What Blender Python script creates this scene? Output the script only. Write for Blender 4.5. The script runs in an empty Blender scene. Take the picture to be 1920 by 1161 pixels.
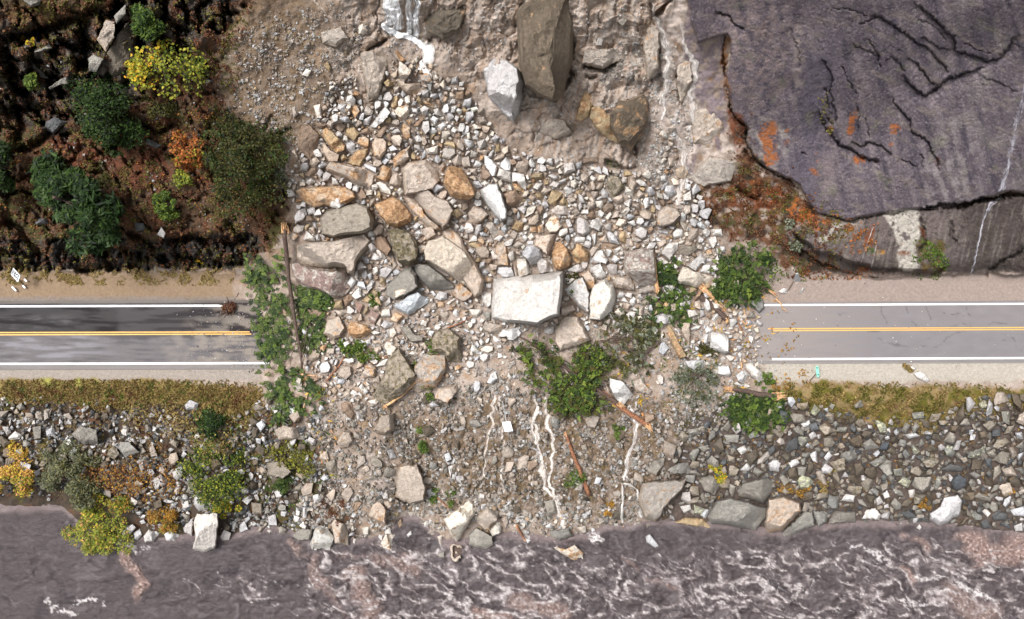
import bpy, bmesh, math, random
import numpy as np
from mathutils import Vector
random.seed(7); RNG = np.random.default_rng(7)
sc = bpy.context.scene
COL = sc.collection
# ------------------------------------------------------------------ camera, world, sun, exposure
CAMH = 100.0                      # metres above the road
K = 64.0/960.0/CAMH               # 15 photo pixels per metre on the road
cam = bpy.data.cameras.new('camera'); cam.sensor_width = 36; cam.angle = 2*math.atan(64.0/CAMH)
cam.clip_start = 1; cam.clip_end = 2000
camo = bpy.data.objects.new('camera', cam); COL.objects.link(camo); camo.location = (0,0,CAMH); sc.camera = camo
w = bpy.data.worlds.new('World'); sc.world = w; w.use_nodes = True
nt = w.node_tree; bg = nt.nodes['Background']; sky = nt.nodes.new('ShaderNodeTexSky'); sky.sky_type = 'NISHITA'
SUN_EL, SUN_AZ = math.radians(60), math.radians(-55)
sky.sun_disc = False; sky.sun_elevation = SUN_EL; sky.sun_rotation = SUN_AZ
sky.air_density = 1.0; sky.dust_density = 6.0; sky.ozone_density = 1.0
hs = nt.nodes.new('ShaderNodeHueSaturation'); hs.inputs['Saturation'].default_value = 0.16
nt.links.new(sky.outputs[0], hs.inputs['Color']); nt.links.new(hs.outputs[0], bg.inputs['Color'])
bg.inputs['Strength'].default_value = 0.10
sl = bpy.data.lights.new('sun','SUN'); sl.energy = 1.9; sl.angle = math.radians(18); sl.color = (1,0.97,0.955)
so = bpy.data.objects.new('sun', sl); COL.objects.link(so)
d = Vector((math.sin(SUN_AZ)*math.cos(SUN_EL), math.cos(SUN_AZ)*math.cos(SUN_EL), math.sin(SUN_EL)))
so.rotation_euler = d.to_track_quat('Z','Y').to_euler()
sc.view_settings.view_transform = 'Standard'; sc.view_settings.look = 'None'
sc.view_settings.gamma = 1; sc.view_settings.exposure = 0.80
# ------------------------------------------------------------------ helpers
def unproj(u, v, z):
    u = np.asarray(u, float); v = np.asarray(v, float); z = np.asarray(z, float)
    s = K*(CAMH-z)
    return np.stack([(u-960)*s, (580.5-v)*s, z], -1)
def _h(ix, iy, s):
    n = (ix.astype(np.int64)*374761393 + iy.astype(np.int64)*668265263 + s*1442695041) & 0x7fffffff
    n = ((n ^ (n >> 13))*1274126177) & 0x7fffffff
    return ((n ^ (n >> 16)) & 0xffff)/65535.0
def perlin(x, y, s=0):
    xi = np.floor(x); yi = np.floor(y); xf = x-xi; yf = y-yi
    u = xf*xf*xf*(xf*(xf*6-15)+10); v = yf*yf*yf*(yf*(yf*6-15)+10)
    def g(ox, oy):
        a = _h(xi+ox, yi+oy, s)*6.2831853
        return np.cos(a)*(xf-ox)+np.sin(a)*(yf-oy)
    a = g(0,0); b = g(1,0); c = g(0,1); e = g(1,1)
    return ((a+(b-a)*u)*(1-v)+(c+(e-c)*u)*v)*1.5
def fbm(x, y, o=4, s=0, gain=.5):
    r = 0; a = 1; t = 0; x, y = x*.8+y*.6, y*.8-x*.6
    for i in range(o):
        r = r+a*perlin(x, y, s+i*17); t += a; a *= gain; x, y = 2*(x*.737+y*.676)+5.3, 2*(y*.737-x*.676)+1.7
    return r/t
def ridge(x, y, o=4, s=0):
    r = 0; a = 1; t = 0
    for i in range(o):
        r = r+a*(1-np.abs(perlin(x, y, s+i*13))*2); t += a; a *= .5; x, y = 2*(x*.891+y*.454)+3.1, 2*(y*.891-x*.454)+7.7
    return r/t
def ss(a, b, x):
    t = np.clip((x-a)/(b-a), 0, 1); return t*t*(3-2*t)
def mat(name): 
    m = bpy.data.materials.new(name); m.use_nodes = True; return m, m.node_tree, m.node_tree.nodes['Principled BSDF']
def N(nt, t, **kw):
    n = nt.nodes.new(t)
    for k, x in kw.items():
        if k.startswith('i_'): n.inputs[k[2:].replace('_',' ')].default_value = x
        else: setattr(n, k, x)
    return n
def mesh_obj(name, V, F, m, cols=None, parent=None, smooth=False, origin=None):
    """V (n,3) array, F (k,q) index array or list of such arrays, cols (n,4)"""
    me = bpy.data.meshes.new(name)
    if not isinstance(F, list): F = [F]
    F = [np.asarray(f, np.int32) for f in F if len(f)]
    V = np.asarray(V, np.float32)
    if origin is not None: V = V-np.asarray(origin, np.float32)
    me.vertices.add(len(V)); me.vertices.foreach_set('co', V.ravel())
    loops = np.concatenate([f.ravel() for f in F]); tot = np.concatenate([np.full(len(f), f.shape[1], np.int32) for f in F])
    me.loops.add(len(loops)); me.loops.foreach_set('vertex_index', loops)
    st = np.concatenate([[0], np.cumsum(tot)[:-1]]).astype(np.int32)
    me.polygons.add(len(tot)); me.polygons.foreach_set('loop_start', st); me.polygons.foreach_set('loop_total', tot)
    me.polygons.foreach_set('use_smooth', np.full(len(tot), smooth, bool))
    me.update(calc_edges=True); me.validate()
    if cols is not None:
        a = me.color_attributes.new('col', 'FLOAT_COLOR', 'POINT'); a.data.foreach_set('color', np.asarray(cols, np.float32).ravel())
    me.materials.append(m)
    o = bpy.data.objects.new(name, me); COL.objects.link(o)
    if parent: o.parent = parent
    if origin is not None and parent is None: o.location = [float(q) for q in origin]
    return o
def tag(o, label=None, cat=None, group=None, kind=None):
    if label: o['label'] = label
    if cat: o['category'] = cat
    if group: o['group'] = group
    if kind: o['kind'] = kind
    return o
def empty(name, loc, label, cat, group=None):
    o = bpy.data.objects.new(name, None); COL.objects.link(o); o.location = [float(q) for q in loc]; o.empty_display_size = .3
    return tag(o, label, cat, group)
def inpoly(x, y, P):
    x = np.asarray(x); y = np.asarray(y); c = np.zeros(x.shape, bool); n = len(P)
    for i in range(n):
        x1, y1 = P[i]; x2, y2 = P[(i+1) % n]
        if y1 == y2: continue
        t = (y1 > y) != (y2 > y)
        c ^= t & (x < (x2-x1)*(y-y1)/(y2-y1)+x1)
    return c
# ------------------------------------------------------------------ traced tiles
TS, TB = 240/1548., 480/1429.
TILES = dict(a=(540,220,TS), b=(780,220,TS), c=(540,400,TS), d=(780,400,TS), e=(1020,220,TS), f=(1020,400,TS), g=(1260,400,TS),
  h=(540,580,TS), i=(780,580,TS), j=(1020,580,TS), k=(1260,580,TS), l=(660,60,TS),
  T1=(0,0,TB), T2=(480,0,TB), T3=(960,0,TB), T4=(1440,0,TB), T5=(0,390,TB), T6=(480,390,TB), T7=(960,390,TB), T8=(1440,390,TB),
  T9=(0,771,TB), TA=(480,771,TB), TBB=(960,771,TB), TC=(1440,771,TB), P=(0,0,1.0))
def pts(tile, s):
    ox, oy, k = TILES[tile]
    return [(ox+float(a.split(',')[0])*k, oy+float(a.split(',')[1])*k) for a in s.split()]
# ------------------------------------------------------------------ terrain grid in photo pixels
SP = 1.6
ux = np.concatenate([np.arange(-300,-12,12), np.arange(-12,1932,SP), np.arange(1934,2230,12)])
vx = np.concatenate([np.arange(-240,-12,12), np.arange(-12,1040,SP), np.arange(1040,1400,12)])
U, V = np.meshgrid(ux, vx)
NY, NX = U.shape
# river edge line
EU = [-300,0,115,150,215,260,420,480,540,565,650,720,750,775,800,840,960,1060,1120,1150,1230,1330,1400,1470,1520,1600,1700,1800,1850,1920,2230]
EV = [945,948,948,978,1012,1008,1008,986,988,1008,1014,1004,972,962,985,1012,996,1010,996,985,974,980,988,996,986,975,978,982,992,998,1000]
VE = np.interp(U, EU, EV)
WZ = -9.0
# control heights (metres) : columns u, rows v
cv = [-240, 0, 60, 100, 150, 250, 300, 400, 455, 512, 560, 700, 745]
cols_h = {
 -300:[27,19,17,15.5,13.5,9.5,8,5.6,4.4,0.35,-.12,-.12,-.2],
  300:[27,19,17,15.5,13.5,9.5,8,5.4,4.2,0.35,-.12,-.12,-.2],
  450:[27,18.5,16.5,15,13,9.3,7.8,5.0,3.4,0.6,-.12,-.12,-.2],
  520:[27,18,16,14.6,12.8,9.2,7.6,4.8,3.2,1.5,1.0,0.5,0.3],
  640:[28,18,15.8,14.4,12.6,9.2,7.8,5.4,4.3,3.2,2.4,1.1,0.6],
  700:[28,18.6,15.6,14.2,12.7,9.5,8.2,5.8,4.6,3.5,2.7,1.2,0.7],
  760:[30,20.5,15.2,14.1,12.8,9.8,8.5,6.1,4.9,3.7,2.8,1.2,0.7],
  850:[29,20,17.0,15.0,12.8,9.6,8.4,6.1,4.9,3.7,2.8,1.2,0.7],
  1000:[29,20.5,17.8,15.8,13.6,9.6,8.0,5.6,4.6,3.5,2.6,1.2,0.7],
  1200:[28,19.5,16.8,14.8,12.8,9.2,7.6,5.0,4.0,3.0,2.2,1.0,0.6],
  1330:[28,19.5,17,15.0,12.6,8.6,6.8,3.8,2.6,1.6,1.0,0.6,0.3],
  1450:[29,21,18,16,13.5,8.8,7.0,3.4,1.8,0.5,-.12,-.12,-.2],
  1600:[30,22,19,17,14.7,10.0,7.8,3.6,2.3,0.1,-.12,-.12,-.2],
  2230:[30,22.5,19.6,17.7,15.4,10.8,8.6,4.2,2.6,0.1,-.12,-.12,-.2]}
cu = sorted(cols_h)
tab = np.array([np.interp(vx, cv, cols_h[c]) for c in cu])         # (ncol, NY)
# smooth interpolation across columns
idx = np.clip(np.searchsorted(cu, ux, side='right')-1, 0, len(cu)-2)
tt = (ux-np.array(cu)[idx])/(np.array(cu)[idx+1]-np.array(cu)[idx]); tt = np.clip(tt,0,1); tt = tt*tt*(3-2*tt)
Z = (tab[idx]*(1-tt)[:,None]+tab[idx+1]*tt[:,None]).T.copy()
bk = np.clip((V-745)/(VE-745), 0, 3); z745 = Z[np.searchsorted(vx,745)][None,:]
bank = np.where(bk < 1, z745*(1-bk)+(WZ+.0)*bk, WZ-(bk-1)*14)
bank = bank + 0.9*np.sin(np.clip(bk,0,1)*math.pi)*(.2+.8*ss(560,700,U)*ss(1330,1180,U))
Z = np.where(V > 745, bank, Z)
# coarse signed distance masks of polygons, looked up through warped coordinates
CW = 5.0
gu = np.arange(-320, 2260, CW); gv = np.arange(-260, 1420, CW); GU, GV = np.meshgrid(gu, gv)
wa = fbm(U/30., V/30., 4, 3)*1.0; wb = fbm(U/30.+50, V/30., 4, 9)*1.0
def sdf(P):
    dd = np.full(GU.shape, 1e9); n = len(P)
    for i in range(n):
        (x1,y1),(x2,y2) = P[i], P[(i+1)%n]
        dx, dy = x2-x1, y2-y1; L = dx*dx+dy*dy+1e-9
        t = np.clip(((GU-x1)*dx+(GV-y1)*dy)/L, 0, 1)
        dd = np.minimum(dd, (GU-x1-t*dx)**2+(GV-y1-t*dy)**2)
    dd = np.sqrt(dd); return np.where(inpoly(GU, GV, P), -dd, dd)
def look(G, u, v):
    x = np.clip((u-gu[0])/CW, 0, len(gu)-1.001); y = np.clip((v-gv[0])/CW, 0, len(gv)-1.001)
    i = x.astype(int); j = y.astype(int); fx = x-i; fy = y-j
    return (G[j,i]*(1-fx)+G[j,i+1]*fx)*(1-fy)+(G[j+1,i]*(1-fx)+G[j+1,i+1]*fx)*fy
def pmask(tile, s, soft=6, warp=14):
    G = sdf(pts(tile, s))
    return ss(soft, -soft, look(G, U+wa*warp, V+wb*warp))
# ---- zones
M_hill = pmask('P','-400,-400 470,-400 455,0 400,110 425,200 520,300 545,420 500,470 440,512 300,512 -400,516', 14, 30)
M_scree = pmask('P','450,-300 700,-300 640,60 690,200 600,260 540,330 560,420 500,470 420,210 400,110', 25, 40)
M_slab = pmask('P','1340,-400 1330,-100 1285,0 1310,80 1365,62 1372,100 1360,150 1376,215 1400,235 1402,275 1432,312 1500,345 1530,398 1590,412 1640,400 1715,392 1780,388 1835,372 1900,358 1960,360 2400,360 2400,-400', 2.0, 5)
M_slab2 = pmask('P','1545,395 1600,412 1640,400 1715,392 1780,388 1835,372 1960,360 2400,360 2400,516 1890,516 1830,512 1760,518 1700,522 1620,520 1560,500 1500,470 1470,440 1500,420', 2.5, 8)
M_over = pmask('P','1490,436 1530,470 1600,492 1650,505 1720,508 1770,505 1765,518 1640,524 1560,510 1500,480', 4, 6)
M_rust = pmask('P','1375,190 1395,235 1402,275 1432,312 1500,345 1530,398 1600,412 1560,500 1660,522 1480,520 1440,470 1330,430 1300,370 1330,340 1390,330', 10, 26)
M_gully = pmask('P','1225,-60 1290,-20 1300,80 1350,160 1370,240 1390,330 1320,350 1290,400 1200,350 1225,240 1215,150 1235,80', 12, 26)
M_brown = pmask('P','700,770 1180,740 1270,780 1250,900 1120,960 900,960 760,900', 20, 40)
M_bankL = pmask('P','-400,742 420,735 480,760 560,780 620,900 700,1050 -400,1050', 10, 26)
M_bankR = pmask('P','1270,790 1380,745 1500,735 1700,735 2400,740 2400,1060 1240,1060 1230,900', 10, 30)
M_strip = pmask('P','-400,712 300,712 400,722 480,730 500,765 420,790 330,755 200,765 100,748 -400,745', 5, 10) 
M_strip2 = pmask('P','1440,722 1560,714 1700,728 2400,728 2400,760 1860,765 1780,785 1640,800 1520,765 1470,745', 5, 16)
M_shN = np.clip(ss(505,516,V+wa*8)*ss(590,582,V)*(ss(450,436,U+wb*14)+ss(1440,1460,U+wb*14)),0,1)
M_shS = np.clip(ss(672,678,V)*ss(722,708,V+wa*9)*(ss(500,480,U+wb*14)+ss(1415,1440,U+wb*14)),0,1)
M_mud = pmask('P','600,330 640,60 700,-300 1240,-300 1230,100 1220,240 1190,330 1100,330 960,250 900,160 820,90 720,80 690,190', 20, 30)
M_pale = pmask('T8','640,40 700,10 840,20 860,110 830,200 845,330 800,360 730,350 720,280 720,180 700,120', 3, 5)
M_pale2 = pmask('T8','285,180 300,140 350,120 345,90 480,80 500,110 400,130 330,190 300,210', 3, 5)
M_crag = pmask('P','0,20 130,60 210,10 330,-60 460,-60 440,30 370,90 250,110 270,190 160,190 120,260 60,250 0,200', 12, 30)
M_face = pmask('P','-300,452 60,450 180,440 250,455 310,447 380,446 480,438 500,470 430,505 -300,510', 5, 12)
# ---- relief
big = fbm(U/90., V/90., 5, 21); mid = fbm(U/28., V/28., 4, 31); fine = fbm(U/8., V/8., 3, 41)
rg = ridge((U+V*.4)/75., (V-U*.5)/48., 5, 51)
rg2 = ridge((U*.9-V*.5)/40., (V+U*.2)/60., 4, 61)
above = ss(520, 470, V)
Z += M_hill*above*(-1.1*ss(.55,.95,rg)-.8*ss(.6,.95,rg2)+1.1*big+.5*mid+.12*fine)
Z += M_crag*(-2.4*ss(.45,.85,rg2)-1.6*ss(.55,.9,rg)+.9*mid)
Z += M_face*(-1.3*ss(.35,.8,ridge(U/22.,V/34.,3,66))+.5*mid)
cen = (1-M_hill)*(1-M_slab)*(1-M_slab2)*ss(500,560,U+wa*20+ss(500,600,V)*(-10))*ss(1440,1380,U)*above
Z += (1-M_hill)*(1-M_slab)*(1-M_slab2)*above*(.7*big+.25*mid+.06*fine)
# debris lobe lying over the road: irregular ends
lob = ss(478, 545, U+wa*26+wb*12-ss(600,700,V)*12)*ss(1432, 1370, U+wb*24+wa*12-ss(600,540,V)*25+ss(640,690,V)*10)
roadzone = ss(505,530,V)*ss(765,740,V)
Z = Z*(1-roadzone)+roadzone*(lob*np.maximum(Z,.15)+(1-lob)*np.where(V>708, -.13-(V-708)*.004, -.12))
Z += roadzone*lob*(.35*mid+.12*fine+.3*big)
Z += ss(735,770,V)*ss(1.3,.9,bk)*(.5*big+.38*mid+.10*fine)
# slab terraces: slabs stand proud of the gully
Z += M_slab*1.6
lam = np.sin((V*1.0+U*.35+60*fbm(U/160.,V/160.,3,77))/46.)
Z += M_slab*(.45*fbm(U/120.,V/200.,4,71)+.16*fbm(U/26.,V/46.,4,72)+.25*lam+.035*fine)
hair = ridge((U+wa*22)/60., (V-U*.55+wb*30)/26., 4, 78); hair2 = ridge((U+V*.6+wa*30)/34., (V-U*.2)/90., 3, 79)
Z += M_slab*(-.16*ss(.80,.93,hair)*ss(-.1,.3,big+.1)-.14*ss(.82,.94,hair2)*ss(0,.3,fbm(U/70.,V/70.,3,80))+.035*fbm((U+V*.5)/12.,(V-U*.5)/5.,3,83)+.02*fbm(U/4.,V/4.,2,84))
Z += M_slab2*(1-M_slab)*(.12*fbm(U/8.,V/8.,3,85)-.25*ss(.78,.93,hair))
Z += M_slab2*(1-M_slab)*(1.1+.35*fbm(U/60.,V/60.,4,73)+.05*fine)
Z -= M_over*2.6
Z -= M_rust*(1-M_slab)*(1-M_slab2)*.4*ss(.4,.8,rg2)
DRK = np.zeros_like(Z)      # damp seams
def along(tile, s, width, fn, jit=2.0):
    P = pts(tile, s); xs = [p[0] for p in P]; ys = [p[1] for p in P]
    m = width+6
    i0, i1 = np.searchsorted(ux, [min(xs)-m, max(xs)+m]); j0, j1 = np.searchsorted(vx, [min(ys)-m, max(ys)+m])
    if i1-i0 < 2 or j1-j0 < 2: return
    u = U[j0:j1,i0:i1]+wa[j0:j1,i0:i1]*jit*3; v = V[j0:j1,i0:i1]+wb[j0:j1,i0:i1]*jit*3; u = u+3.0*perlin(u/7.,v/7.,601)+2*perlin(u/16.,v/16.,603); v = v+3.0*perlin(u/6.,v/7.,602)
    best = np.full(u.shape, 1e9); sg = np.zeros(u.shape); tp = np.zeros(u.shape); n = len(P)-1
    for q in range(n):
        (x1,y1),(x2,y2) = P[q], P[q+1]; dx, dy = x2-x1, y2-y1; L = dx*dx+dy*dy+1e-9
        t = np.clip(((u-x1)*dx+(v-y1)*dy)/L, 0, 1); dd = np.hypot(u-x1-t*dx, v-y1-t*dy)
        b = dd < best; best = np.where(b, dd, best)
        cr = dx*(v-y1)-dy*(u-x1); sg = np.where(b, np.sign(cr), sg); tp = np.where(b, (q+t)/n, tp)
    fn((slice(j0,j1), slice(i0,i1)), best, sg, tp)
def crack(tile, s, depth=1.2, wid=2.0, ledge=0.0, fall=40):
    def fn(sl, dd, sg, tp):
        taper = ss(0,.12,tp)*ss(1,.88,tp); wv = wid*(.6+.8*taper)*(0.7+.5*np.clip(mid[sl]+.5,0,1))
        Z[sl] -= depth*taper*np.exp(-(dd/wv)**2)
        if ledge: Z[sl] += -ledge*taper*(sg > 0)*ss(0,1.5,dd)*np.exp(-dd/fall)
    along(tile, s, max(8, fall*2.2 if ledge else 8), fn)
for s, dp, wd, lg in [
 ('560,85 600,90 660,115 720,160 790,205 850,240 900,275 950,325 990,375 1015,430',1.5,2.0,.5),
 ('790,0 860,40 920,100 980,150 1040,210 1050,280 1120,305 1210,335 1290,325 1340,270 1360,215 1440,178',1.7,2.0,.7),
 ('860,200 910,235 960,265 1040,285',1.0,1.5,.3),('770,310 830,350 880,420 910,460 960,470',1.4,2,.4),
 ('750,390 800,480 850,520 885,535 930,495 1020,435 1110,400 1230,375',2.0,2.6,.9),
 ('680,520 720,600 790,670 810,740 860,770 900,800 910,850 950,900 960,970',1.8,2.1,.5),
 ('290,310 330,360 355,430 350,500 355,580 385,650 390,710',1.5,1.6,.4),('320,480 330,560 360,660',1.2,1.3,0),
 ('270,590 320,690 360,760 420,810 500,860 570,890 650,905',2.2,3.0,.9),('450,780 520,820 570,800 630,820 680,850 690,880',1.7,1.8,.5),
 ('500,560 510,640 500,740',1,1.1,0),('540,640 560,700 575,790',1,1.1,0),('0,940 60,970 120,1010 190,1050',1.7,1.6,.3),
 ('410,360 450,450 480,500 520,560',1,1.1,0),('730,885 780,900 830,940',1.2,1.2,.2),('855,850 865,900 870,955',1,1.2,0),
 ('640,340 700,320 740,360 770,410',.9,1.2,.2),('560,200 600,280 640,390',1,1.2,.2),('460,240 520,270 580,300 640,330',.8,1.2,.2),
 ('-300,60 -230,90 -180,140 -120,175',1.5,1.4,.3),('500,130 560,120 620,100',.8,1.2,0),('820,110 900,130 960,180 1010,240',.7,1,0),
 ('190,850 215,880',1.2,1.2,0),('300,600 330,660 370,700',1.2,1.2,0),('360,50 430,45 500,70 560,90',.8,1.2,0),
 ('1180,420 1300,470 1400,520',.6,2,.2),('120,150 160,260 180,400',.7,1.5,.2),('1080,240 1180,280 1260,300',.7,1,0)]:
    crack('T4', s, dp*.55, wd*.30+.30, lg*1.1, 20)
def lip(tile, s, drop, wid=9):     # undercut below an edge (right-hand side of travel is the low side)
    def fn(sl, dd, sg, tp):
        Z[sl] -= drop*ss(0,.1,tp)*ss(1,.9,tp)*(sg > 0)*ss(0,1.5,dd)*ss(wid*(1.3+mid[sl]), 0, dd)
    along(tile, s, wid*2, fn)
lip('T4','800,1165 960,1128 1060,1140 1180,1100 1290,1095 1360,1070 1440,1072 1700,1060',3.2,11)
lip('P','1530,398 1600,412 1640,402 1712,394',1.0,5)
lip('P','1362,150 1376,215 1402,240 1402,275 1432,312 1500,345',1.5,5)
lip('P','1362,60 1358,100 1362,150',1.2,5)
crack('T8','1440,225 1290,310 1210,385',1.2,2.2)
crack('T8','860,40 870,130 880,200 850,260',.9,2.5); crack('T8','1030,60 1020,150 1060,200',.8,2)
for s, dp, wd in [('570,30 500,90 400,120 270,165 130,205 60,250',3.5,7),('500,100 470,200 490,320 420,420',2.8,7),('0,230 60,350 100,480 200,580 380,640',3.0,8),
  ('0,860 150,830 250,760 400,640 560,680 700,650 800,700 880,740 1050,655',2.2,5),('780,200 800,290 760,350',2.5,7),('560,860 700,760 760,750',1.8,5),
  ('180,300 230,400 330,480 370,560',2.2,9),('640,130 660,220 600,330',1.8,4),('980,760 1010,850 1020,920',1.6,2.5),('700,0 620,90 540,110',2.5,5),
  ('0,640 160,600 250,640',2.0,7),('0,960 100,1000 200,960',2.0,8),('900,60 960,120 1100,200',1.8,6),('300,240 430,250 520,230',2.0,7),
  ('90,560 140,700 80,800',1.4,6),('0,1100 120,1060 220,1100',1.4,6)]:
    crack('T1', s, dp, wd, .9, 18)
for s, dp, wd in [('900,200 1000,178 1100,170 1200,200 1300,205 1440,150',3.0,7),('500,190 600,210 760,250 860,300',2.6,7),('700,130 780,170 900,250 940,320',2.6,6),('0,60 130,130 250,300',2.2,8),
  ('380,330 560,340 700,330 840,330',1.6,6),('960,260 1100,300 1250,320 1400,300',2.2,6),('560,180 600,300 640,360',2.2,5)]:
    crack('T5', s, dp, wd)
# undercut hollows and ledges in the mud slope
for t, s, dp, wd in [('T3','395,350 440,370 500,385 560,350 600,345',1.6,5),('T3','400,420 440,440 480,425',.9,2.5),('T3','770,455 810,430 840,410',1.1,2.5),
  ('T3','350,180 330,280 310,330 330,420 280,520',1.5,3),('T3','790,90 850,40 900,0',1.4,3),('T2','575,288 640,262 690,240 750,205',1.6,3),
  ('T3','1250,1050 1310,1090 1390,1120',1.5,4),('T3','1285,830 1340,900 1430,940',1.2,3),('T2','110,740 160,745 205,712',1.3,2.5),
  ('T3','690,770 680,860',1.5,3),('TA','780,480 860,520 930,500',1.0,3),('T3','500,900 560,920 640,950 700,930',1.0,4),
  ('T3','760,0 790,90 800,150',.8,2.5),('T3','800,200 810,260 830,380 830,540',.8,3),('T3','920,400 930,500 940,600',.8,2),('T3','940,700 1060,690 1140,720 1160,770',.8,2),
  ('T2','20,740 60,700 90,640',.7,3),('T2','950,230 1010,200 1060,130',1.1,3),('T2','1030,560 1000,480',.5,3)]:
    crack(t, s, dp, wd)
# erosion rills down the mud
rill = ridge((U+V*.25+wa*20)/34., V/170., 4, 91)
Z -= M_mud*.55*ss(.5,.95,rill); Z += M_mud*(1.0*np.round(3*fbm(U/70.,V/45.,3,97))/3+.55*fbm(U/22.,V/30.,4,98))
rill2 = ridge((U+wa*25)/30., V/120., 4, 95)
Z -= M_brown*.5*ss(.5,.95,rill2)
# river bed stays under the water sheet
Z = np.where(bk > 1.0, np.minimum(Z, WZ-.02-(bk-1)*6), Z)
def ground(u, v):
    u = np.asarray(u, float); v = np.asarray(v, float)
    x = np.clip(np.interp(u, ux, np.arange(NX)), 0, NX-1.001); y = np.clip(np.interp(v, vx, np.arange(NY)), 0, NY-1.001)
    i = x.astype(int); j = y.astype(int); fx = x-i; fy = y-j
    return (Z[j,i]*(1-fx)+Z[j,i+1]*fx)*(1-fy)+(Z[j+1,i]*(1-fx)+Z[j+1,i+1]*fx)*fy
# ---- ground colours (soil and stone, with the slab valley's shade put in)
def mixc(C, c, m): return C*(1-m[...,None])+np.array(c)[None,None,:]*m[...,None]
s1 = fbm(U/55., V/55., 5, 101); s2 = fbm(U/16., V/16., 4, 111); s3 = fbm(U/5., V/5., 2, 121); s4 = fbm(U/38.+9, V/38., 5, 131)
C = np.zeros(U.shape+(3,)); C[:] = (.29,.225,.18)
C = mixc(C, (.38,.315,.27), ss(-.1,.45,s1)); C = mixc(C, (.30,.19,.11), ss(.1,.5,s4)*.7)
C = mixc(C, (.46,.40,.36), ss(.05,.5,s2)*.5)
C = mixc(C, (.48,.39,.325), M_mud*ss(-.3,.3,s1)*.7)
stk = fbm((U+V*.2)/9., V/70., 4, 333)
C = mixc(C, (.28,.19,.13), M_mud*ss(.0,.45,stk)*.75); C = mixc(C, (.42,.39,.36), M_mud*ss(.05,.4,-stk)*.5)
C = mixc(C, (.17,.115,.07), M_scree*(.55+.45*ss(-.3,.3,s2))*ss(690,560,U+s4*60)); C = mixc(C, (.075,.07,.02), M_scree*ss(.15,.45,s1)*ss(560,460,U)*.8)
# gully right
C = mixc(C, (.50,.42,.37), M_gully*ss(-.3,.2,s2)); C = mixc(C, (.19,.145,.15), M_gully*ss(.1,.42,fbm(U/22.,V/44.,4,143))*ss(1255,1300,U)); C = mixc(C,(.28,.17,.10),M_gully*ss(.2,.45,s4)*.8)
# hillside litter, moss, bare rock
H = np.zeros_like(C); H[:] = (.080,.046,.025)
H = mixc(H, (.125,.045,.018), ss(.0,.4,s4)*.8); H = mixc(H, (.05,.045,.010), ss(.05,.35,s1)); H = mixc(H, (.10,.085,.07), ss(.25,.5,s2)*.5)
H = mixc(H, (.045,.031,.020), ss(-.1,-.4,s1)*.7); H = mixc(H, (.10,.06,.035), ss(.12,.4,s3)*.35)
C = mixc(C, (0,0,0), M_hill)+H*M_hill[...,None]
C = mixc(C, (.035,.030,.026), M_crag*.85); C = mixc(C, (.17,.14,.115), M_crag*ss(.1,.4,fbm((U+V*.3)/14.,V/60.,4,155))*.8)
C = mixc(C, (.020,.018,.017), M_face*.9); C = mixc(C, (.11,.10,.095), M_face*ss(.12,.4,fbm((U-V*.6)/20.,(V+U*.3)/10.,4,156))*.7)
C = mixc(C, (.05,.04,.012), M_face*ss(.1,.4,s4)*.8)
C = mixc(C, (.085,.06,.02), M_hill*ss(.05,.3,s2)*ss(60,0,np.hypot(U-120,(V-20)*1.4)*.5)*.9)
# slabs
C = mixc(C, (.215,.170,.178), pmask('P','1290,20 1362,62 1362,150 1376,215 1345,250 1300,170 1280,90',5,16)*ss(-.35,.1,s2))
stv = fbm((U-V*.25)/16., V/130., 5, 161); gr = fbm(U/4., V/4., 3, 171)
P = np.zeros_like(C); P[:] = (.118,.096,.112)
P = mixc(P, (.19,.155,.165), ss(.0,.40,stv)*.8); P = mixc(P, (.058,.048,.066), ss(.05,.45,-stv)*.8)
P = mixc(P, (.235,.205,.195), ss(.0,.5,s1)*.6*ss(1650,1850,U)); P = mixc(P, (.36,.31,.29), ss(.15,.5,gr)*.45); P = mixc(P, (.075,.06,.07), ss(.2,.5,-gr)*.5); P = mixc(P, (.215,.175,.16), ss(.1,.4,fbm((U+V*.5)/60.,(V-U*.5)/18.,5,173))*.6)
P = mixc(P, (.27,.20,.19), ss(120,30,np.hypot(U-1410,(V-60)*.5))*ss(-.2,.3,s2)*.6)
P = mixc(P, (.36,.32,.29), ss(60,20,np.hypot((U-1440)*1.0,(V-265)*.9))*ss(-.2,.35,s2)*.8)
P = mixc(P, (.27,.235,.235), ss(80,10,np.abs(U-1800+(V-250)*.2))*ss(180,320,V)*ss(-.2,.4,s2+stv)*.8)
val = np.abs((U-1515-(V-150)*.12)); P = mixc(P,(.085,.072,.10),ss(60,5,np.abs(U-1545+V*.1))*ss(40,120,V)*.6); P = mixc(P,(.27,.22,.20),ss(14,2,np.abs(U-1500+V*.03+wa*10))*ss(20,60,V)*ss(210,150,V)*ss(-.3,.2,s2)*.7); P = mixc(P,(.24,.19,.19),ss(26,2,np.abs(U-1552+wb*8))*ss(270,300,V)*ss(400,350,V)*.5)  # concave valley's shade and its lit ridge are put into the slab colour
P = mixc(P, (.17,.165,.10), ss(.25,.5,s4)*.35)
C = C*(1-M_slab[...,None])+P*M_slab[...,None]
Q = np.zeros_like(C); Q[:] = (.135,.108,.102); vs_ = fbm((U+V*.25)/7., V/60., 5, 181)
Q = mixc(Q, (.060,.047,.042), ss(1775,1830,U)*.85); Q = mixc(Q, (.24,.20,.17), ss(.0,.4,s4)*ss(1760,1700,U)*.9); Q = mixc(Q,(.05,.036,.03),ss(.05,.4,vs_)*.7); Q = mixc(Q,(.24,.21,.185),ss(.1,.45,-vs_)*.5); Q = mixc(Q,(.17,.14,.09),ss(.25,.5,gr)*.5)
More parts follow.
